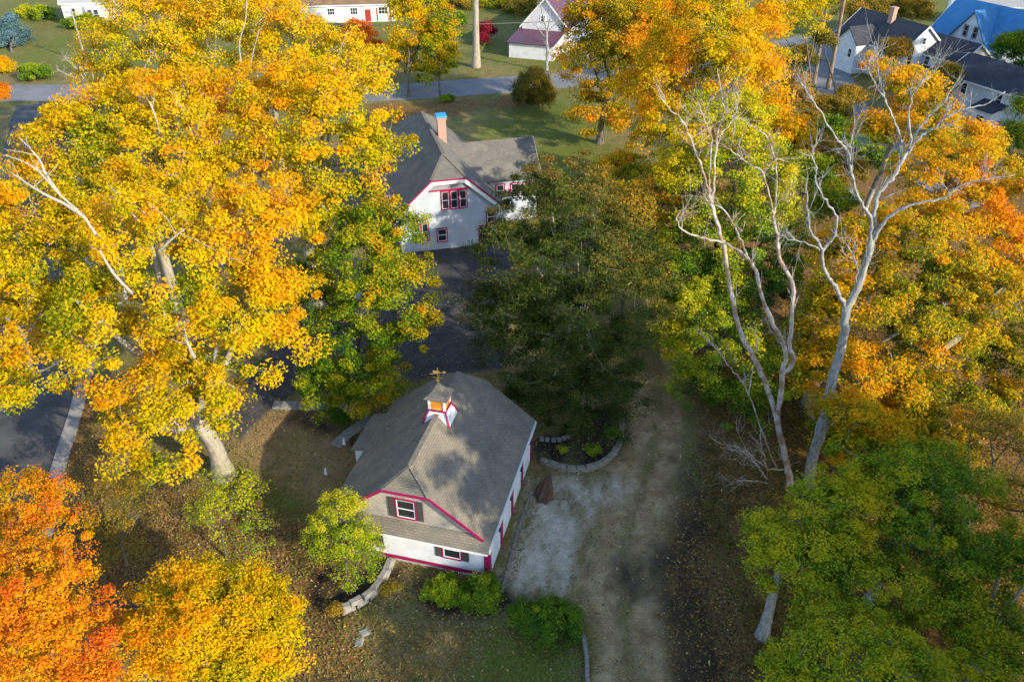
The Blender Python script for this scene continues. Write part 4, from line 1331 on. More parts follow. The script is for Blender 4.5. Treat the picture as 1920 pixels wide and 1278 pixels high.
tree('maple_tree', 'yellow maple behind the big leaning one, nearest the road bend', 'tree', (-29, 59),
     BL((180, 270, 58, 130, 90), (330, 230, 60, 120, 90), (110, 250, 60, 60, 55), (260, 330, 55, 150, 80), (80, 330, 57, 70, 50)),
     380, 80, 0.33, L['gold'], B['pale'], 0.5, 3, t0=0.53, vary=0.18, rc=0.95, twig=0.05)
tree('maple_tree', 'golden maple with orange patches overhanging the dark house roof', 'tree', (-17.5, 61),
     BL((560, 300, 57, 130, 110), (640, 210, 60, 100, 100), (520, 200, 62, 110, 80), (610, 400, 53, 110, 60), (690, 310, 57, 55, 80), (752, 285, 61.5, 42, 26), (470, 330, 58, 90, 90)),
     450, 82, 0.33, L['gold'], B['pale'], 0.55, 4, t0=0.51, vary=0.2, rc=0.95, twig=0.05)
tree('maple_tree', 'lemon yellow maple with thin foliage at the top left', 'tree', (-34, 84),
     BL((280, 90, 80, 110, 90), (350, 170, 76, 120, 60), (220, 160, 80, 70, 60), (300, 20, 88, 110, 50)),
     300, 70, 0.38, L['lemon'], B['pale'], 0.45, 5, t0=0.56, vary=0.18, rc=1.15, twig=0.06)
tree('maple_tree', 'lemon yellow maple showing pale limbs at the top, left of the red shrub', 'tree', (-25, 82),
     BL((430, 70, 80, 90, 90), (540, 100, 78, 90, 80), (630, 140, 76, 80, 70), (470, 20, 88, 100, 50), (580, 170, 74, 90, 50), (690, 150, 77, 45, 60)),
     340, 70, 0.38, L['lemon'], B['pale'], 0.45, 6, t0=0.62, vary=0.2, rc=1.15, twig=0.06)
# --- beside the drive
tree('maple_tree', 'green maple turning yellow behind the barn, over the stone slabs', 'tree', (-12.2, 50.5),
     BL((660, 480, 49.5, 90, 80), (735, 450, 50.5, 70, 60), (720, 560, 48.5, 95, 90), (650, 640, 47.5, 80, 70), (690, 715, 46.6, 75, 50), (605, 720, 46.5, 50, 50), (775, 620, 48, 42, 60), (590, 560, 49.5, 60, 80), (640, 765, 45.8, 50, 22), (790, 530, 50, 25, 60)),
     490, 84, 0.27, L['green'], B['dark'], 0.33, 7, t0=0.42, vary=0.2, hg=0.05, rc=0.75, twig=0.04)
tree('beech_tree', 'broad dark green tree with browning top between house and barn', 'tree', (5.2, 47.5),
     BL((1060, 360, 50.5, 95, 65), (1040, 470, 49.5, 150, 90), (1085, 560, 48, 160, 100), (1010, 640, 47, 115, 80), (950, 600, 48.5, 75, 60), (1160, 480, 49.5, 75, 90), (1100, 720, 45.5, 110, 80), (1010, 725, 45.5, 70, 50), (1165, 640, 46.5, 65, 90), (1100, 785, 44.5, 75, 35), (900, 560, 49.5, 40, 40), (965, 375, 52, 45, 40), (935, 450, 51, 45, 50), (1010, 330, 52, 40, 30)),
     850, 96, 0.22, L['dark'], B['maple'], 0.30, 8, t0=0.34, vary=0.12, hg=0.62, rc=0.85, flat=0.36, limbs=10, fork=0.9, twig=0.026, hollow=0.8)
# --- beyond the house, right of the lawn
tree('maple_tree', 'orange maple by the back lawn, next to the purple roofed shed', 'tree', (11.8, 104),
     BL((1160, 130, 104, 95, 110), (1120, 200, 102, 55, 60), (1235, 60, 107, 110, 80), (1150, 30, 107, 90, 60), (1090, 100, 105, 40, 80), (1140, 240, 101, 40, 20), (1200, 170, 103, 60, 60)),
     470, 78, 0.42, L['orange'], B['dark'], 0.5, 9, t0=0.29, vary=0.2, rc=1.3, twig=0.07)
tree('maple_tree', 'tall yellow maple turning green inside, behind the thin bare treetops', 'tree', (20, 78),
     BL((1330, 180, 78, 130, 110), (1385, 110, 80, 75, 80), (1265, 250, 76, 90, 80), (1420, 260, 76, 85, 65), (1340, 50, 84, 110, 70), (1220, 180, 80, 60, 60), (1480, 270, 75, 45, 45), (1270, 130, 82, 80, 70)),
     640, 78, 0.35, L['gold'], B['maple'], 0.5, 10, t0=0.56, vary=0.26, rc=1.05, twig=0.06)
tree('maple_tree', 'small yellow green tree right of the dark browning tree', 'tree', (10.5, 64),
     BL((1200, 335, 64, 90, 40), (1250, 400, 62, 70, 50), (1160, 310, 66, 40, 25), (1300, 370, 63, 60, 50), (1180, 420, 60, 60, 40), (1220, 480, 58, 45, 40)),
     280, 75, 0.28, L['green'], B['dark'], 0.22, 11, t0=0.56, vary=0.18, rc=0.8)
tree('oak_tree', 'deep green tree in the wood behind the leaning bare stems', 'tree', (16.5, 57.5),
     BL((1385, 440, 58, 130, 90), (1305, 500, 56, 85, 90), (1400, 560, 54.5, 110, 90), (1270, 450, 58, 50, 60), (1460, 480, 56, 60, 80), (1370, 320, 60, 120, 80), (1290, 330, 61, 70, 60), (1440, 350, 59, 70, 60), (1350, 235, 60.5, 100, 70)),
     560, 78, 0.28, L['wood'], B['dark'], 0.4, 12, t0=0.66, vary=0.2, hg=0.85, rc=0.85)
tree('oak_tree', 'low dark green tree overhanging the dirt drive', 'tree', (15.5, 49.5),
     BL((1340, 640, 49.5, 95, 75), (1425, 690, 48, 95, 70), (1300, 725, 47.5, 55, 45), (1380, 760, 46, 60, 30), (1270, 650, 50, 40, 60), (1280, 570, 52, 50, 50), (1340, 560, 53, 60, 50)),
     380, 78, 0.25, L['wood'], B['dark'], 0.3, 13, t0=0.62, vary=0.2, rc=0.75)
# --- the amber mass on the right
tree('oak_tree', 'amber oak directly behind the grey forked dead trunk', 'tree', (22.5, 47.5),
     BL((1640, 600, 47, 120, 95), (1570, 700, 45, 85, 80), (1700, 480, 50.5, 120, 100), (1650, 755, 43, 115, 55), (1590, 490, 51, 75, 85), (1570, 800, 41.5, 65, 35), (1530, 620, 47.5, 40, 70), (1592, 785, 37.0, 55, 40), (1645, 825, 36.6, 70, 38)),
     560, 82, 0.29, L['amber'], B['grey'], 0.5, 14, t0=0.31, vary=0.20, hg=0.28, rc=0.82)
tree('oak_tree', 'large orange oak at the right edge with a sawn limb', 'tree', (31, 50),
     BL((1830, 430, 54, 110, 110), (1860, 560, 50.5, 110, 105), (1760, 330, 58, 110, 65), (1890, 680, 47, 80, 70), (1770, 640, 47.5, 90, 80), (1720, 815, 41.5, 100, 45), (1960, 500, 53, 80, 150), (1790, 760, 43.5, 80, 60), (1890, 760, 44, 60, 45), (1650, 840, 39.5, 70, 30), (1760, 850, 39, 70, 30)),
     680, 82, 0.30, L['amber'], B['grey'], 0.55, 15, t0=0.38, vary=0.2, hg=0.25, rc=0.85)
tree('oak_tree', 'orange tree in front of the white row houses', 'tree', (34, 71),
     BL((1690, 165, 73, 55, 40), (1740, 240, 69, 85, 55), (1640, 250, 70, 40, 40), (1820, 270, 68, 60, 40), (1640, 130, 75, 30, 25), (1860, 310, 66, 40, 30)),
     210, 72, 0.34, L['amber'], B['grey'], 0.35, 16, t0=0.52, vary=0.16, rc=0.95)
# --- bottom right, in the shade
tree('hornbeam_tree', 'yellow green tree with a short leaning grey trunk at lower right', 'tree', G(1430, 1192)[:2],
     BL((1480, 1040, 27.5, 70, 75), (1440, 1010, 28, 40, 45), (1560, 950, 30, 80, 45), (1530, 1085, 26.5, 60, 55), (1590, 1030, 28, 50, 60)),
     240, 85, 0.20, L['wood'], B['grey'], 0.33, 17, t0=0.74, vary=0.18, rc=0.62,
     trunk_pts=[tuple(G(1430, 1192)[:2]) + (-0.2,), P(1443, 1140, 27.2), P(1456, 1090, 27.4), P(1475, 1040, 27.6)])
tree('hornbeam_tree', 'dense deep green tree at lower right under the amber oaks', 'tree', (20.5, 29.5),
     BL((1700, 955, 31, 130, 85), (1760, 1060, 28, 100, 95), (1640, 1110, 26.5, 95, 75), (1660, 880, 34, 100, 40), (1800, 930, 32, 50, 80), (1590, 920, 32, 50, 40), (1740, 870, 34, 70, 40)),
     460, 85, 0.20, L['wood'], B['grey'], 0.35, 18, t0=0.50, vary=0.2, hg=0.1, rc=0.65)
tree('hornbeam_tree', 'light green tree cut by the bottom edge at lower right', 'tree', (15.5, 20.5),
     BL((1580, 1245, 21.5, 110, 55), (1480, 1265, 21.5, 60, 40), (1690, 1270, 20.5, 80, 40), (1560, 1180, 23.5, 60, 30)),
     210, 85, 0.19, L['wood'], B['grey'], 0.3, 19, t0=0.68, vary=0.14, rc=0.6)
tree('hornbeam_tree', 'olive green tree in the bottom right corner', 'tree', (22, 22.5),
     BL((1810, 1180, 25, 100, 85), (1900, 1080, 27.5, 70, 80), (1880, 1260, 22, 90, 50), (1740, 1270, 21, 50, 40)),
     270, 80, 0.20, L['wood'], B['grey'], 0.3, 20, t0=0.60, vary=0.2, rc=0.65)
tree('thorn_tree', 'thin brown leaved thicket tree at the right edge below the orange oak', 'tree', (28.5, 35),
     BL((1880, 850, 37, 70, 80), (1900, 970, 33, 60, 80), (1840, 800, 39, 50, 40)),
     130, 45, 0.20, L['olive'], B['dark'], 0.2, 21, t0=0.6, vary=0.2, rc=0.8, twig=0.03)
# --- bottom left
tree('maple_tree', 'red orange maple in the bottom left corner', 'tree', (-21, 23),
     BL((52, 1132, 23.5, 120, 85), (112, 1217, 21.5, 95, 75), (-8, 1222, 22, 90, 90), (32, 1097, 24.5, 70, 35), (167, 1272, 20, 55, 40), (-78, 1142, 24, 90, 90)),
     430, 88, 0.20, L['orange'], B['maple'], 0.3, 22, t0=0.58, vary=0.15, rc=0.58, twig=0.025)
tree('maple_tree', 'round yellow orange maple near the bottom, right of the red orange one', 'tree', (-13.2, 23),
     BL((398, 1163, 23.8, 125, 80), (318, 1218, 22.3, 80, 60), (478, 1203, 22.8, 85, 70), (418, 1273, 21, 110, 45), (368, 1103, 25.3, 85, 35), (543, 1233, 22.5, 32, 16), (478, 1123, 24.8, 50, 35)),
     420, 88, 0.20, L['gold'], B['maple'], 0.28, 23, t0=0.54, vary=0.15, rc=0.56, twig=0.025)
tree('maple_sapling', 'small orange maple overhanging the sidewalk at the left edge', 'tree', (-26.8, 31.5),
     BL((60, 947, 32.5, 72, 45), (110, 997, 31, 45, 30), (20, 992, 31.5, 50, 40), (30, 917, 33.5, 30, 30)),
     130, 70, 0.20, L['orange'], B['dark'], 0.12, 24, t0=0.40, vary=0.14, rc=0.6, twig=0.02)
tree('ash_sapling', 'slender yellow green sapling in front of the pale maple trunk', 'tree', G(425, 1045)[:2],
     BL((430, 955, 33, 75, 50), (410, 910, 34, 50, 30), (460, 1000, 31.8, 50, 40), (370, 960, 33, 40, 40)),
     95, 26, 0.17, L['shrub'], B['dark'], 0.06, 25, t0=0.66, vary=0.14, rc=0.65, twig=0.018)
tree('ash_sapling', 'sparse olive sapling in the shade left of the yellow green one', 'tree', G(240, 1060)[:2],
     BL((240, 950, 34, 65, 60), (280, 890, 35.5, 45, 35), (220, 1030, 31.5, 40, 40)),
     110, 40, 0.15, L['olive'], B['dark'], 0.10, 26, t0=0.5, vary=0.2, rc=0.75, twig=0.018)
# --- shrubs at the barn
tree('lilac_shrub', 'tall yellow green shrub against the left front corner of the barn', 'shrub', G(652, 1092)[:2],
     BL((645, 985, 31.6, 55, 75), (610, 1010, 31.4, 40, 55), (670, 1045, 31, 45, 40), (635, 945, 31.9, 36, 26), (685, 1020, 31.2, 30, 40)),
     230, 48, 0.15, L['shrub'], B['dark'], 0.07, 27, t0=0.60, vary=0.16, rc=0.42, twig=0.016, under=0.8)
tree('boxwood_shrub', 'bright green bush under the barn front wall, left of a pair', 'shrub', G(835, 1135)[:2],
     BL((832, 1116, 29.8, 44, 26), (805, 1120, 29.8, 22, 18)), 90, 70, 0.13, L['shrub'], None, 0.05, 28, t0=0.30, vary=0.12, rc=0.35, under=0.9)
tree('boxwood_shrub', 'fresh green bush below the barn corner board, right of a pair', 'shrub', G(903, 1140)[:2],
     BL((902, 1118, 29.6, 40, 28),), 90, 70, 0.13, L['shrub'], None, 0.05, 29, t0=0.16, vary=0.10, rc=0.35, under=0.9)
tree('boxwood_shrub', 'dark green spreading bush at the end of the gravel pad', 'shrub', G(1035, 1195)[:2],
     BL((1032, 1168, 27.5, 55, 32), (1068, 1160, 27.6, 26, 30), (985, 1150, 28.1, 34, 18)), 190, 70, 0.13, L['wood'], None, 0.05, 30, t0=0.20, vary=0.1, rc=0.38, under=0.9)
for i, (px, py, rw, rh, lb, t_) in enumerate([
        (1055, 852, 22, 8, 'low green plants in the walled bed, nearest the barn', 0.4),
        (1110, 850, 26, 10, 'low green plants in the middle of the walled bed', 0.36),
        (1148, 822, 18, 12, 'low green plants at the outer end of the walled bed', 0.4),
        (735, 1110, 24, 12, 'sprawling brown and yellow plant in the dark bed', 0.75),
        (690, 765, 36, 10, 'yellowing low plant behind the barn lean-to', 0.8),
        (632, 1155, 14, 14, 'tuft of tan grass at the end of the curved wall', 0.8)]):
    c = G(px, py)
    k = px2m(c)
    tree('bedding_plant', lb, 'plant', c[:2], [(np.array([c[0], c[1], rh * k * 0.8]), np.array([rw * k, rw * k * .8, rh * k]))], 30, 45, 0.12,
         L['shrub'] if t_ < .7 else L['olive'], None, .02, 60 + i, t0=t_ - 0.1, rc=0.25, under=0.9)
# --- along and beyond the front road
tree('young_maple', 'young yellow and green roadside maple, left of two in front of the road', 'tree', G(766, 182)[:2],
     BL((770, 50, 130, 35, 60), (800, 95, 129, 40, 50), (750, 115, 129, 30, 45), (780, 10, 132, 50, 30)), 200, 60, 0.46, L['gold'], B['dark'], 0.25, 31, t0=0.42, vary=0.2, hg=0.4, rc=1.2, twig=0.06)
tree('young_maple', 'young yellow green roadside maple, right of two in front of the road', 'tree', G(825, 184)[:2],
     BL((825, 115, 127, 36, 42), (832, 60, 129, 32, 45), (800, 140, 126, 25, 25)), 150, 60, 0.44, L['green'], B['dark'], 0.2, 32, t0=0.62, vary=0.15, hg=0.2, rc=1.1, twig=0.06)
tree('sumac_shrub', 'fiery red orange small tree below the ranch house', 'shrub', (-27.5, 143),
     BL((672, 62, 145, 30, 18), (700, 95, 139, 20, 22), (712, 120, 134, 12, 14)), 90, 60, 0.42, L['orange'], B['dark'], 0.12, 33, t0=0.95, vary=0.06, rc=1.0)
tree('rounded_bush', 'large round olive bush on the back lawn beside the road', 'shrub', G(1000, 200)[:2],
     BL((998, 165, 119, 38, 32), (985, 180, 118, 26, 18), (1018, 178, 118, 24, 20)), 260, 70, 0.30, L['olive'], None, 0.1, 34, t0=0.50, vary=0.14, rc=0.85, under=0.8)
tree('small_bush', 'small green bush at the foot of the roadside maples', 'shrub', G(838, 190)[:2],
     BL((838, 185, 122, 15, 6),), 24, 45, 0.3, L['shrub'], None, 0.1, 35, t0=0.3, rc=0.6, under=0.9)
tree('burning_bush', 'dark crimson shrub beside the big bare roadside trunk', 'shrub', G(906, 85)[:2],
     BL((910, 52, 160, 16, 12), (905, 72, 157, 16, 12)), 60, 55, 0.4, leafmat('crimson_leaves', [(0, (0.05, 0.02, 0.015)), (0.5, (0.20, 0.012, 0.025)), (1, (0.42, 0.02, 0.05))], 0.2), None, 0.1, 36, t0=0.5, rc=0.9, under=0.9)
tree('spruce_tree', 'blue spruce on the lawn at the far left', 'tree', G(22, 98)[:2],
     BL((22, 93, 156.5, 36, 9), (22, 84, 157, 34, 14), (22, 68, 158, 26, 14), (22, 50, 159, 17, 13), (22, 36, 160, 8, 10)), 230, 60, 0.36, L['spruce'], B['dark'], 0.25, 37, t0=0.5, vary=0.1, rc=0.9, under=0.9)
for i, (px, py, Y, rw, rh, lf, t_, lb) in enumerate([
        (88, 52, 178, 22, 15, 'shrub', 0.5, 'lime green bush between spruce and cottage'),
        (58, 48, 180, 16, 12, 'shrub', 0.62, 'yellow green bush just right of the blue spruce'),
        (142, 52, 170, 18, 14, 'shrub', 0.2, 'dark green bush under the cottage bay window, left one'),
        (172, 50, 170, 18, 14, 'shrub', 0.22, 'green bush under the cottage bay window, right one'),
        (70, 140, 134, 24, 14, 'shrub', 0.16, 'spreading green shrub beside the road at left'),
        (4, 178, 124, 12, 12, 'orange', 0.8, 'pinkish red shrub at the left edge of the road'),
        (8, 130, 138, 16, 16, 'gold', 0.7, 'golden shrub at the left edge above the road'),
        (858, 38, 172, 14, 12, 'wood', 0.4, 'dark green shrub left of the crimson one')]):
    c = P(px, py, Y)
    k = px2m(c)
    tree('garden_shrub', lb, 'shrub', c[:2], [(np.array([c[0], c[1], max(c[2], rh * k * .8)]), np.array([rw * k, rw * k, rh * k]))], 60, 50, 0.36, L[lf], None, .1, 80 + i, t0=t_, rc=0.75, under=0.9)
for i, (lb, base, bl, lf, t_) in enumerate([
        ('olive yellow tree behind the purple roofed shed', (9, 192), BL((985, 22, 185, 45, 30), (1010, 10, 188, 30, 30), (1040, 60, 178, 16, 18)), 'olive', 0.62),
        ('yellow green tree at the top centre beside the bare trunk', (-2, 196), BL((935, 12, 192, 40, 26), (960, 40, 186, 30, 22)), 'lemon', 0.4),
        ('brown thinning tree at the top left of the bare trunk', (-14, 196), BL((860, 8, 192, 22, 26), (878, 30, 188, 14, 20)), 'olive', 0.5),
        ('lemon yellow tree at the top, right of the tall yellow maple', (44, 118), BL((1480, 40, 121, 60, 55), (1430, 50, 121, 40, 50), (1525, 25, 123, 40, 40), (1450, 110, 117, 35, 25)), 'lemon', 0.55),
        ('olive tree behind the dark roofed house, left of its chimney', (70, 172), BL((1640, 20, 166, 40, 24), (1610, 45, 160, 22, 30), (1590, 20, 166, 25, 25)), 'olive', 0.66),
        ('olive yellow tree behind the dark roofed house, right of its chimney', (78, 170), BL((1700, 22, 166, 40, 26), (1730, 30, 164, 18, 20)), 'olive', 0.62),
        ('brown thin leaved tree below the two pine trunks', (40, 96), BL((1490, 190, 98, 35, 50), (1465, 240, 94, 30, 35), (1510, 240, 94, 25, 30)), 'olive', 0.8),
        ('green shrubby tree between the pine trunks and the lane', (48, 118), BL((1500, 110, 122, 30, 26), (1545, 75, 128, 20, 18)), 'olive', 0.4),
        ('dark green tree at the right edge below the blue roof', (77.5, 121), BL((1895, 95, 124, 32, 34), (1910, 140, 120, 22, 20)), 'wood', 0.45),
        ('dark green tree at the right edge below the long white house', (58.5, 93), BL((1900, 265, 96, 32, 45), (1885, 330, 92, 30, 30), (1910, 205, 98, 20, 25)), 'wood', 0.4),
        ('green yellow tree among the row houses', (63, 120), BL((1775, 150, 117, 18, 26), (1760, 175, 114, 16, 18)), 'olive', 0.6),
        ('rusty tree beside the cross gable of the dark roofed house', (60.5, 128.5), BL((1680, 92, 131, 20, 16),), 'olive', 0.75),
        ('brown thicket tree beside the lane, left of the grey dead crown', (45, 104), BL((1560, 215, 106, 36, 30), (1590, 185, 110, 26, 24)), 'olive', 0.7),
        ('rust brown thicket tree between lane and dead trees', (30, 74), BL((1520, 290, 76, 45, 35), (1580, 320, 72, 40, 30)), 'olive', 0.72),
        ('olive thicket tree at the wood edge beside the dark beech', (9, 56), BL((1180, 400, 58, 40, 40), (1210, 520, 54, 35, 50)), 'olive', 0.5),
        ('dark understory tree in the gap between the dead trees', (24, 64), BL((1510, 330, 67, 45, 40), (1560, 390, 62, 40, 40)), 'wood', 0.5),
        ('dark understory tree beside the lane below the row houses', (36, 86), BL((1600, 270, 86, 50, 30), (1660, 300, 82, 40, 25), (1555, 250, 90, 35, 30)), 'wood', 0.35)]):
    tree('tree', lb, 'tree', base, bl, 150, 55, 0.40 if base[1] > 100 else 0.32, L[lf], B['dark'], 0.2, 100 + i, t0=t_, rc=1.15 if base[1] > 100 else 0.9, twig=0.03, limbs=4)

# --- bare and dead trees, surveyed branch by branch
A_ = 39.5
dA = []
def q(*pts, Y=A_, dy=0.0):
    n = len(pts)
    return [(a, b, Y + dy * i / max(1, n - 1)) for i, (a, b) in enumerate(pts)]
def seq(pts, Y, k=0.012, lean=0.0):
    """distance drifts with the branch so that the tree is not flat"""
    out = []
    y = Y
    for i, (a, b) in enumerate(pts):
        if i: y += lean * math.hypot(a - pts[i - 1][0], b - pts[i - 1][1]) * 0.01
        out.append((a, b, y))
    return out
stick_tree('dead_tree', 'bare dead tree with pinkish twin stems, left of the two dead trees', 'tree', G(1486, 944)[:2], [
    (seq([(1486, 948), (1480, 900), (1472, 855), (1457, 785)], 38.1, lean=.2), .42, .33, 'trunk'),
    (seq([(1457, 785), (1442, 738), (1415, 674), (1388, 622), (1372, 560), (1359, 482), (1354, 446), (1338, 396), (1332, 373)], 38.6, lean=.55), .30, .17, 'limb'),
    (seq([(1332, 373), (1322, 332), (1302, 282), (1282, 232), (1258, 205), (1234, 180)], 40.8, lean=-.5), .15, .035, 'limb'),
    (seq([(1334, 380), (1338, 350), (1345, 255), (1357, 210), (1352, 170), (1345, 128)], 40.8, lean=.6), .14, .03, 'limb'),
    (seq([(1332, 360), (1329, 332), (1334, 264), (1322, 225), (1311, 196)], 40.8, lean=.3), .10, .03, 'limb'),
    (seq([(1346, 255), (1365, 238), (1382, 205), (1382, 150)], 41.2, lean=.3), .08, .025, 'limb'),
    (seq([(1457, 785), (1464, 740), (1468, 695), (1473, 655), (1447, 600), (1427, 550), (1418, 509), (1400, 482)], 38.6, lean=-.4), .28, .15, 'limb'),
    (seq([(1400, 482), (1368, 459), (1322, 446), (1282, 432), (1270, 408), (1284, 390), (1298, 366)], 37.7, lean=-.4), .13, .03, 'limb'),
    (seq([(1400, 482), (1392, 455), (1381, 432), (1359, 396), (1331, 378), (1313, 366)], 37.7, lean=.3), .12, .035, 'limb'),
    (seq([(1468, 700), (1487, 680), (1482, 640), (1486, 537), (1463, 491), (1456, 437), (1450, 409)], 38.7, lean=.5), .25, .15, 'limb'),
    (seq([(1450, 409), (1447, 387), (1438, 350), (1427, 319), (1404, 307), (1380, 290), (1357, 273)], 40.2, lean=-.4), .12, .03, 'limb'),
    (seq([(1450, 412), (1454, 378), (1456, 314), (1445, 278), (1436, 255), (1397, 228)], 40.2, lean=.4), .12, .03, 'limb'),
    (seq([(1455, 387), (1466, 370), (1479, 353)], 40.2), .05, .02, 'limb'),
    (seq([(1457, 876), (1420, 786), (1399, 727), (1370, 690), (1340, 650), (1304, 616)], 38.4, lean=-.3), .10, .02, 'limb'),
    (seq([(1404, 740), (1412, 690), (1420, 632), (1431, 582)], 38.3), .06, .02, 'limb'),
    (seq([(1470, 880), (1436, 876), (1394, 844), (1346, 828), (1330, 815)], 37.8, lean=-.5), .07, .02, 'limb')],
    B['dead'], 'dead trees standing over the dirt drive', 41, sub_twigs=11, thin=0.60)
Bd = 39.0
stick_tree('dead_tree', 'grey lichened dead tree with wide forked crown, right of the two dead trees', 'tree', G(1513, 928)[:2], [
    (seq([(1512, 932), (1524, 860), (1545, 786), (1558, 722), (1579, 642), (1587, 577)], 38.9, lean=.15), .66, .36, 'trunk'),
    (seq([(1587, 577), (1572, 548), (1559, 527), (1544, 500), (1540, 464), (1528, 445), (1518, 428), (1513, 378), (1514, 332)], 39.5, lean=.3), .22, .05, 'limb'),
    (seq([(1541, 470), (1552, 458), (1564, 442), (1568, 409), (1555, 385), (1540, 364), (1529, 337), (1531, 314), (1522, 291), (1528, 265), (1536, 241)], 39.9, lean=-.4), .15, .035, 'limb'),
    (seq([(1538, 470), (1510, 455), (1477, 448), (1461, 434)], 39.9, lean=-.6), .08, .02, 'limb'),
    (seq([(1600, 570), (1606, 520), (1602, 482), (1585, 455), (1570, 440)], 39.5, lean=.5), .11, .04, 'limb'),
    (seq([(1587, 577), (1604, 550), (1622, 496), (1634, 450)], 39.5, lean=.4), .36, .27, 'limb'),
    (seq([(1634, 455), (1631, 409), (1613, 378), (1595, 323), (1593, 291)], 40.1, lean=-.3), .17, .10, 'limb'),
    (seq([(1593, 293), (1578, 270), (1563, 251), (1536, 205), (1512, 170), (1500, 151), (1497, 130)], 39.7, lean=-.5), .11, .03, 'limb'),
    (seq([(1593, 295), (1596, 270), (1599, 244)], 39.7, lean=.3), .08, .04, 'limb'),
    (seq([(1634, 450), (1640, 419), (1643, 373), (1660, 348), (1677, 328), (1699, 287)], 40.1, lean=.5), .22, .15, 'limb'),
    (seq([(1699, 288), (1690, 260), (1676, 225), (1663, 196), (1650, 170), (1632, 140), (1629, 122), (1636, 105), (1652, 95)], 41.0, lean=.4), .12, .03, 'limb'),
    (seq([(1663, 196), (1652, 160), (1644, 115), (1640, 78)], 41.4, lean=.3), .06, .025, 'limb'),
    (seq([(1700, 290), (1708, 265), (1704, 219), (1712, 180), (1727, 155), (1745, 128), (1763, 101)], 41.0, lean=-.5), .12, .03, 'limb'),
    (seq([(1728, 155), (1745, 142), (1758, 125), (1762, 115)], 40.4), .05, .02, 'limb'),
    (seq([(1702, 287), (1722, 242), (1752, 208), (1781, 173), (1804, 146)], 41.0, lean=.4), .11, .025, 'limb'),
    (seq([(1703, 286), (1727, 255), (1750, 240), (1772, 223), (1808, 205), (1849, 196), (1885, 172)], 41.0, lean=-.3), .13, .035, 'limb'),
    (seq([(1636, 450), (1650, 428), (1663, 409), (1690, 392), (1717, 382), (1772, 369), (1795, 350), (1845, 337), (1903, 328)], 40.1, lean=-.5), .22, .03, 'limb'),
    (seq([(1838, 338), (1850, 325), (1855, 310)], 38.9), .05, .02, 'limb')],
    B['grey'], 'dead trees standing over the dirt drive', 42, sub_twigs=10, thin=0.66)
# pale bare limbs that stand out of the golden crowns belong to those trees
def limb_on(owner_label, bark, lines, seed):
    o = next(x for x in bpy.data.objects if x.get('label') == owner_label)
    rng_ = np.random.default_rng(seed)
    for pts, ra, rb in lines:
        w_ = np.array([P(*p_) for p_ in pts]) - np.array(o.location)
        n_l = len(w_) * 4
        pth = smooth_path(w_, n_l)
        t = TB().add(pth, np.linspace(ra, rb, n_l), 6)
        for _ in range(3):
            i = rng_.integers(n_l // 2, n_l - 1)
            v = rng_.normal(size=3) * .7 + np.array([0, 0, .5])
            t.add(np.array([pth[i], pth[i] + v * .6, pth[i] + v * 1.2 + rng_.normal(size=3) * .2]), [.03, .022, .01], 4)
        t.build('limb', bark, o)
GM = 'large golden maple with pale leaning trunk between side road and barn'
limb_on(GM, B['pale'], [
    (seq([(236, 560), (224, 497), (183, 444), (155, 404), (110, 363), (73, 322), (41, 302), (4, 290)], 38.2, lean=.6), .115, .025),
    (seq([(155, 404), (122, 383), (89, 367), (60, 350), (18, 322)], 39.3, lean=.2), .12, .03),
    (seq([(110, 363), (85, 325), (73, 298), (35, 257)], 40, lean=.4), .10, .03),
    (seq([(250, 550), (244, 546), (211, 510), (187, 469)], 36.8, lean=.3), .12, .05),
    (seq([(285, 450), (273, 436), (244, 396), (203, 367)], 41.5, lean=.4), .08, .03),
    (seq([(365, 670), (355, 650), (346, 627)], 35.2, lean=.4), .11, .06),
    (seq([(300, 470), (320, 450), (345, 430)], 40), .09, .05)], 1)
limb_on('golden maple at the left edge beyond the side road, cut by the frame', B['pale'], [
    (seq([(61, 705), (53, 660), (45, 627), (25, 605), (8, 595)], 39.5, lean=.3), .14, .05),
    (seq([(45, 627), (60, 615), (69, 600)], 40), .08, .03), (seq([(60, 700), (90, 690), (120, 672)], 39), .10, .05)], 2)
limb_on('yellow maple behind the big leaning one, nearest the road bend', B['pale'], [
    (seq([(358, 285), (358, 249), (344, 212)], 56.5, lean=.3), .07, .03), (seq([(300, 250), (290, 215), (280, 190)], 56), .09, .04)], 3)
limb_on('lemon yellow maple showing pale limbs at the top, left of the red shrub', B['pale'], [
    (seq([(452, 118), (449, 80), (460, 40), (462, 5)], 74, lean=.4), .08, .03), (seq([(470, 118), (478, 85), (486, 55)], 74), .07, .03),
    (seq([(620, 150), (632, 110), (650, 60)], 73.5), .06, .03)], 4)
# the sawn grey limb in the orange oak
o_ = next(x for x in bpy.data.objects if x.get('label') == 'large orange oak at the right edge with a sawn limb')
w_ = np.array([P(1768, 655, 43.0), P(1790, 638, 44.5), P(1830, 610, 48), P(1870, 575, 51)]) - np.array(o_.location)
TB().add(smooth_path(w_, 8), np.linspace(.20, .32, 8), 8).build('sawn_limb', B['beech'], o_)

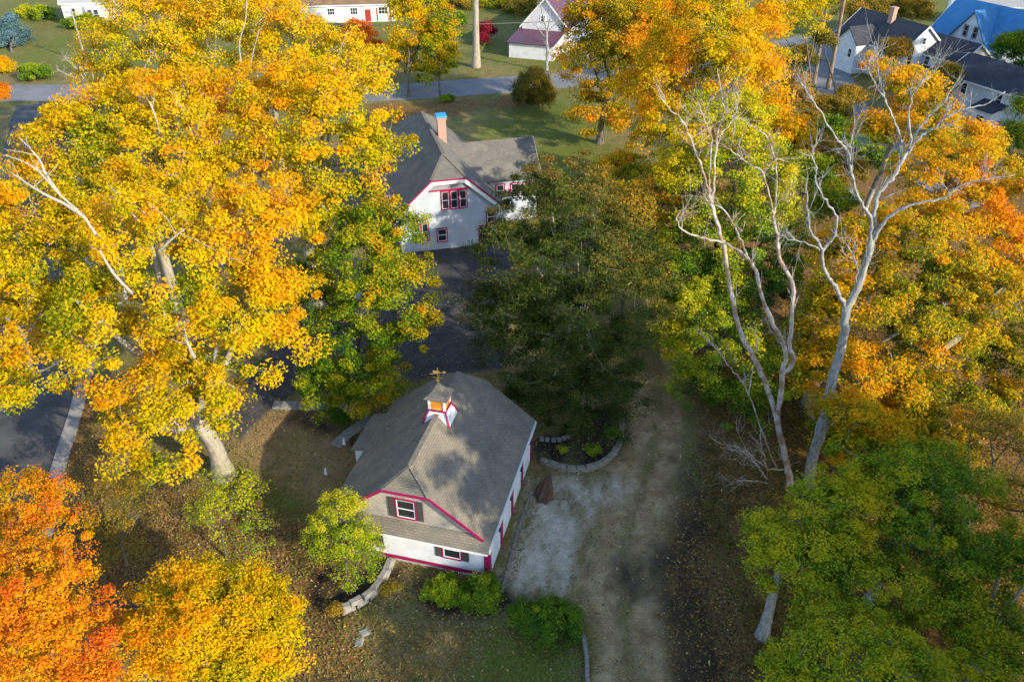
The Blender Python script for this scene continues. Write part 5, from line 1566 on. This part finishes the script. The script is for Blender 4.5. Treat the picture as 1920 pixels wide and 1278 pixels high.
# tall roadside trunk with its crown above the picture, and the two pines
def tall_trunk(name, label, px, py, r0, lean, h, leaf, seed, bark, group=None, cz=None):
    b = G(px, py)
    cz = cz or h - 6
    tp = [(b[0], b[1], -.2), (b[0] + lean * .35, b[1], h * .35), (b[0] + lean * .75, b[1], h * .7), (b[0] + lean, b[1], h)]
    tree(name, label, 'tree', b[:2], [(np.array([b[0] + lean, b[1], cz]), np.array([5.5, 5.5, 5.0])), (np.array([b[0] + lean + 2, b[1] + 2, cz - 2]), np.array([4, 4, 3.0]))],
         90, 60, 0.45, leaf, bark, r0, seed, rc=1.3, trunk_pts=tp, twig=.07, group=group)
tall_trunk('pine_tree', 'tall thick bare trunk rising past the top edge beyond the road', 893, 126, 0.58, 0.4, 27, L['wood'], 51, B['maple'])
tall_trunk('pine_tree', 'tall slim pine trunk beside the lane, left of two', 1526, 158, 0.29, -1.2, 26, L['wood'], 52, B['pine'], 'pine trunks by the lane')
tall_trunk('pine_tree', 'tall slim pine trunk beside the lane, right of two', 1552, 168, 0.33, -1.0, 27, L['wood'], 53, B['pine'], 'pine trunks by the lane')
stick_tree('birch_tree', 'thin bare roadside tree in front of the purple roofed shed', 'tree', G(1025, 132)[:2], [
    (seq([(1025, 132), (1026, 100), (1025, 60)], 138.5), .28, .2, 'trunk'), (seq([(1025, 60), (1018, 30), (1012, 5)], 138.5), .16, .05, 'limb'),
    (seq([(1025, 62), (1031, 35), (1030, 2)], 138.5), .16, .05, 'limb'), (seq([(1026, 60), (1040, 45), (1046, 30)], 138.5), .1, .04, 'limb'), (seq([(1025, 75), (1010, 55), (1000, 45)], 138.5), .1, .04, 'limb')],
    B['grey'], None, 43, sub_twigs=8)
stick_tree('bare_shrub', 'tangled leafless bush beside the road, below the cottage', 'shrub', G(160, 150)[:2], [
    (seq([(160, 152), (140, 125), (120, 108)], 135, lean=.3), .12, .04, 'stem'), (seq([(165, 152), (150, 120), (140, 100)], 136), .12, .04, 'stem'),
    (seq([(175, 152), (170, 125), (150, 105)], 135), .12, .04, 'stem'), (seq([(190, 150), (200, 135), (215, 120)], 134), .10, .04, 'stem'), (seq([(155, 152), (125, 140), (105, 130)], 134), .10, .04, 'stem')],
    B['pale'], None, 44, sub_twigs=12)
stick_tree('bare_shrub', 'bare thorny bush on the wood edge, left of the dead trees', 'shrub', G(1440, 900)[:2], [
    (seq([(1440, 900), (1400, 850), (1350, 838)], 39.5), .06, .02, 'stem'), (seq([(1440, 900), (1410, 860), (1380, 800)], 40), .06, .02, 'stem'),
    (seq([(1442, 900), (1430, 850), (1425, 800)], 40), .06, .02, 'stem'), (seq([(1438, 905), (1390, 900), (1350, 915)], 38.8), .05, .02, 'stem')],
    B['dead'], None, 45, sub_twigs=12)

# woods undergrowth: uncountable low twiggy cover
rng = np.random.default_rng(5)
ux = rng.uniform(8, 34, 3600); uy = rng.uniform(20, 64, 3600)
w_ = weights(ux, uy)
kp = (sdist(ux, uy, ZONES['woods']) > 0.8) & (wob(np.stack([ux, uy, 0 * ux], -1), 0.6) > -0.25)
ux, uy = ux[kp], uy[kp]
k_ = 14
idx = np.repeat(np.arange(len(ux)), k_)
hgt = np.repeat(np.abs(rng.normal(size=len(ux))) * 0.5 + 0.15, k_)
pos = np.stack([ux[idx] + rng.normal(size=len(idx)) * .28, uy[idx] + rng.normal(size=len(idx)) * .28, hgt * rng.random(len(idx))], -1)
nor = np.array([0, 0, .8]) + rng.normal(size=(len(idx), 3)) * .6
me = leaf_mesh('undergrowth', pos, nor, rng.uniform(.08, .2, len(idx)), np.clip(.35 + .35 * wob(pos, .5) + .15 * rng.normal(size=len(idx)), 0, 1), L['olive'], rng)
tag(link('undergrowth', me), kind='stuff')

# shade trees south east of the barn: the tall edge of the wood that throws the yard into shadow
proto = tree('oak_tree', 'tall green woodland oak in the wood behind and right of the viewpoint', 'tree', (40, 1),
     [(np.array([40, 1, 14.5]), np.array([5.5, 5.5, 5.5])), (np.array([38, 2.5, 10]), np.array([5, 5, 4.5])), (np.array([43, 0, 11]), np.array([5, 5, 5.0]))],
     420, 60, 0.42, L['wood'], B['dark'], 0.4, 200, t0=0.5, rc=1.1, group='woodland oaks outside the picture')
for (x, y, sc, rz) in ((33.6, 17.4, 1.42, 1.2), (37.5, 20.0, 1.22, 2.2), (28.5, 2.6, 0.98, 3.4), (24, -3.5, 0.98, 4.6), (33.0, 7.0, 1.13, 5.1), (34.0, 13.6, 1.42, 3.0), (21, -11, 1.0, .6), (86, 92, 1.25, 1.7), (97, 104, 1.3, 2.9), (103, 119, 1.3, .4), (110, 134, 1.3, 2.2), (77, 80, 1.15, 4.0)):
    c = proto.copy(); C.objects.link(c)
    c.location = (x, y, 0); c.scale = (sc,) * 3; c.rotation_euler = (0, 0, rz)
    for ch_ in list(proto.children):
        d_ = ch_.copy(); C.objects.link(d_); d_.parent = c
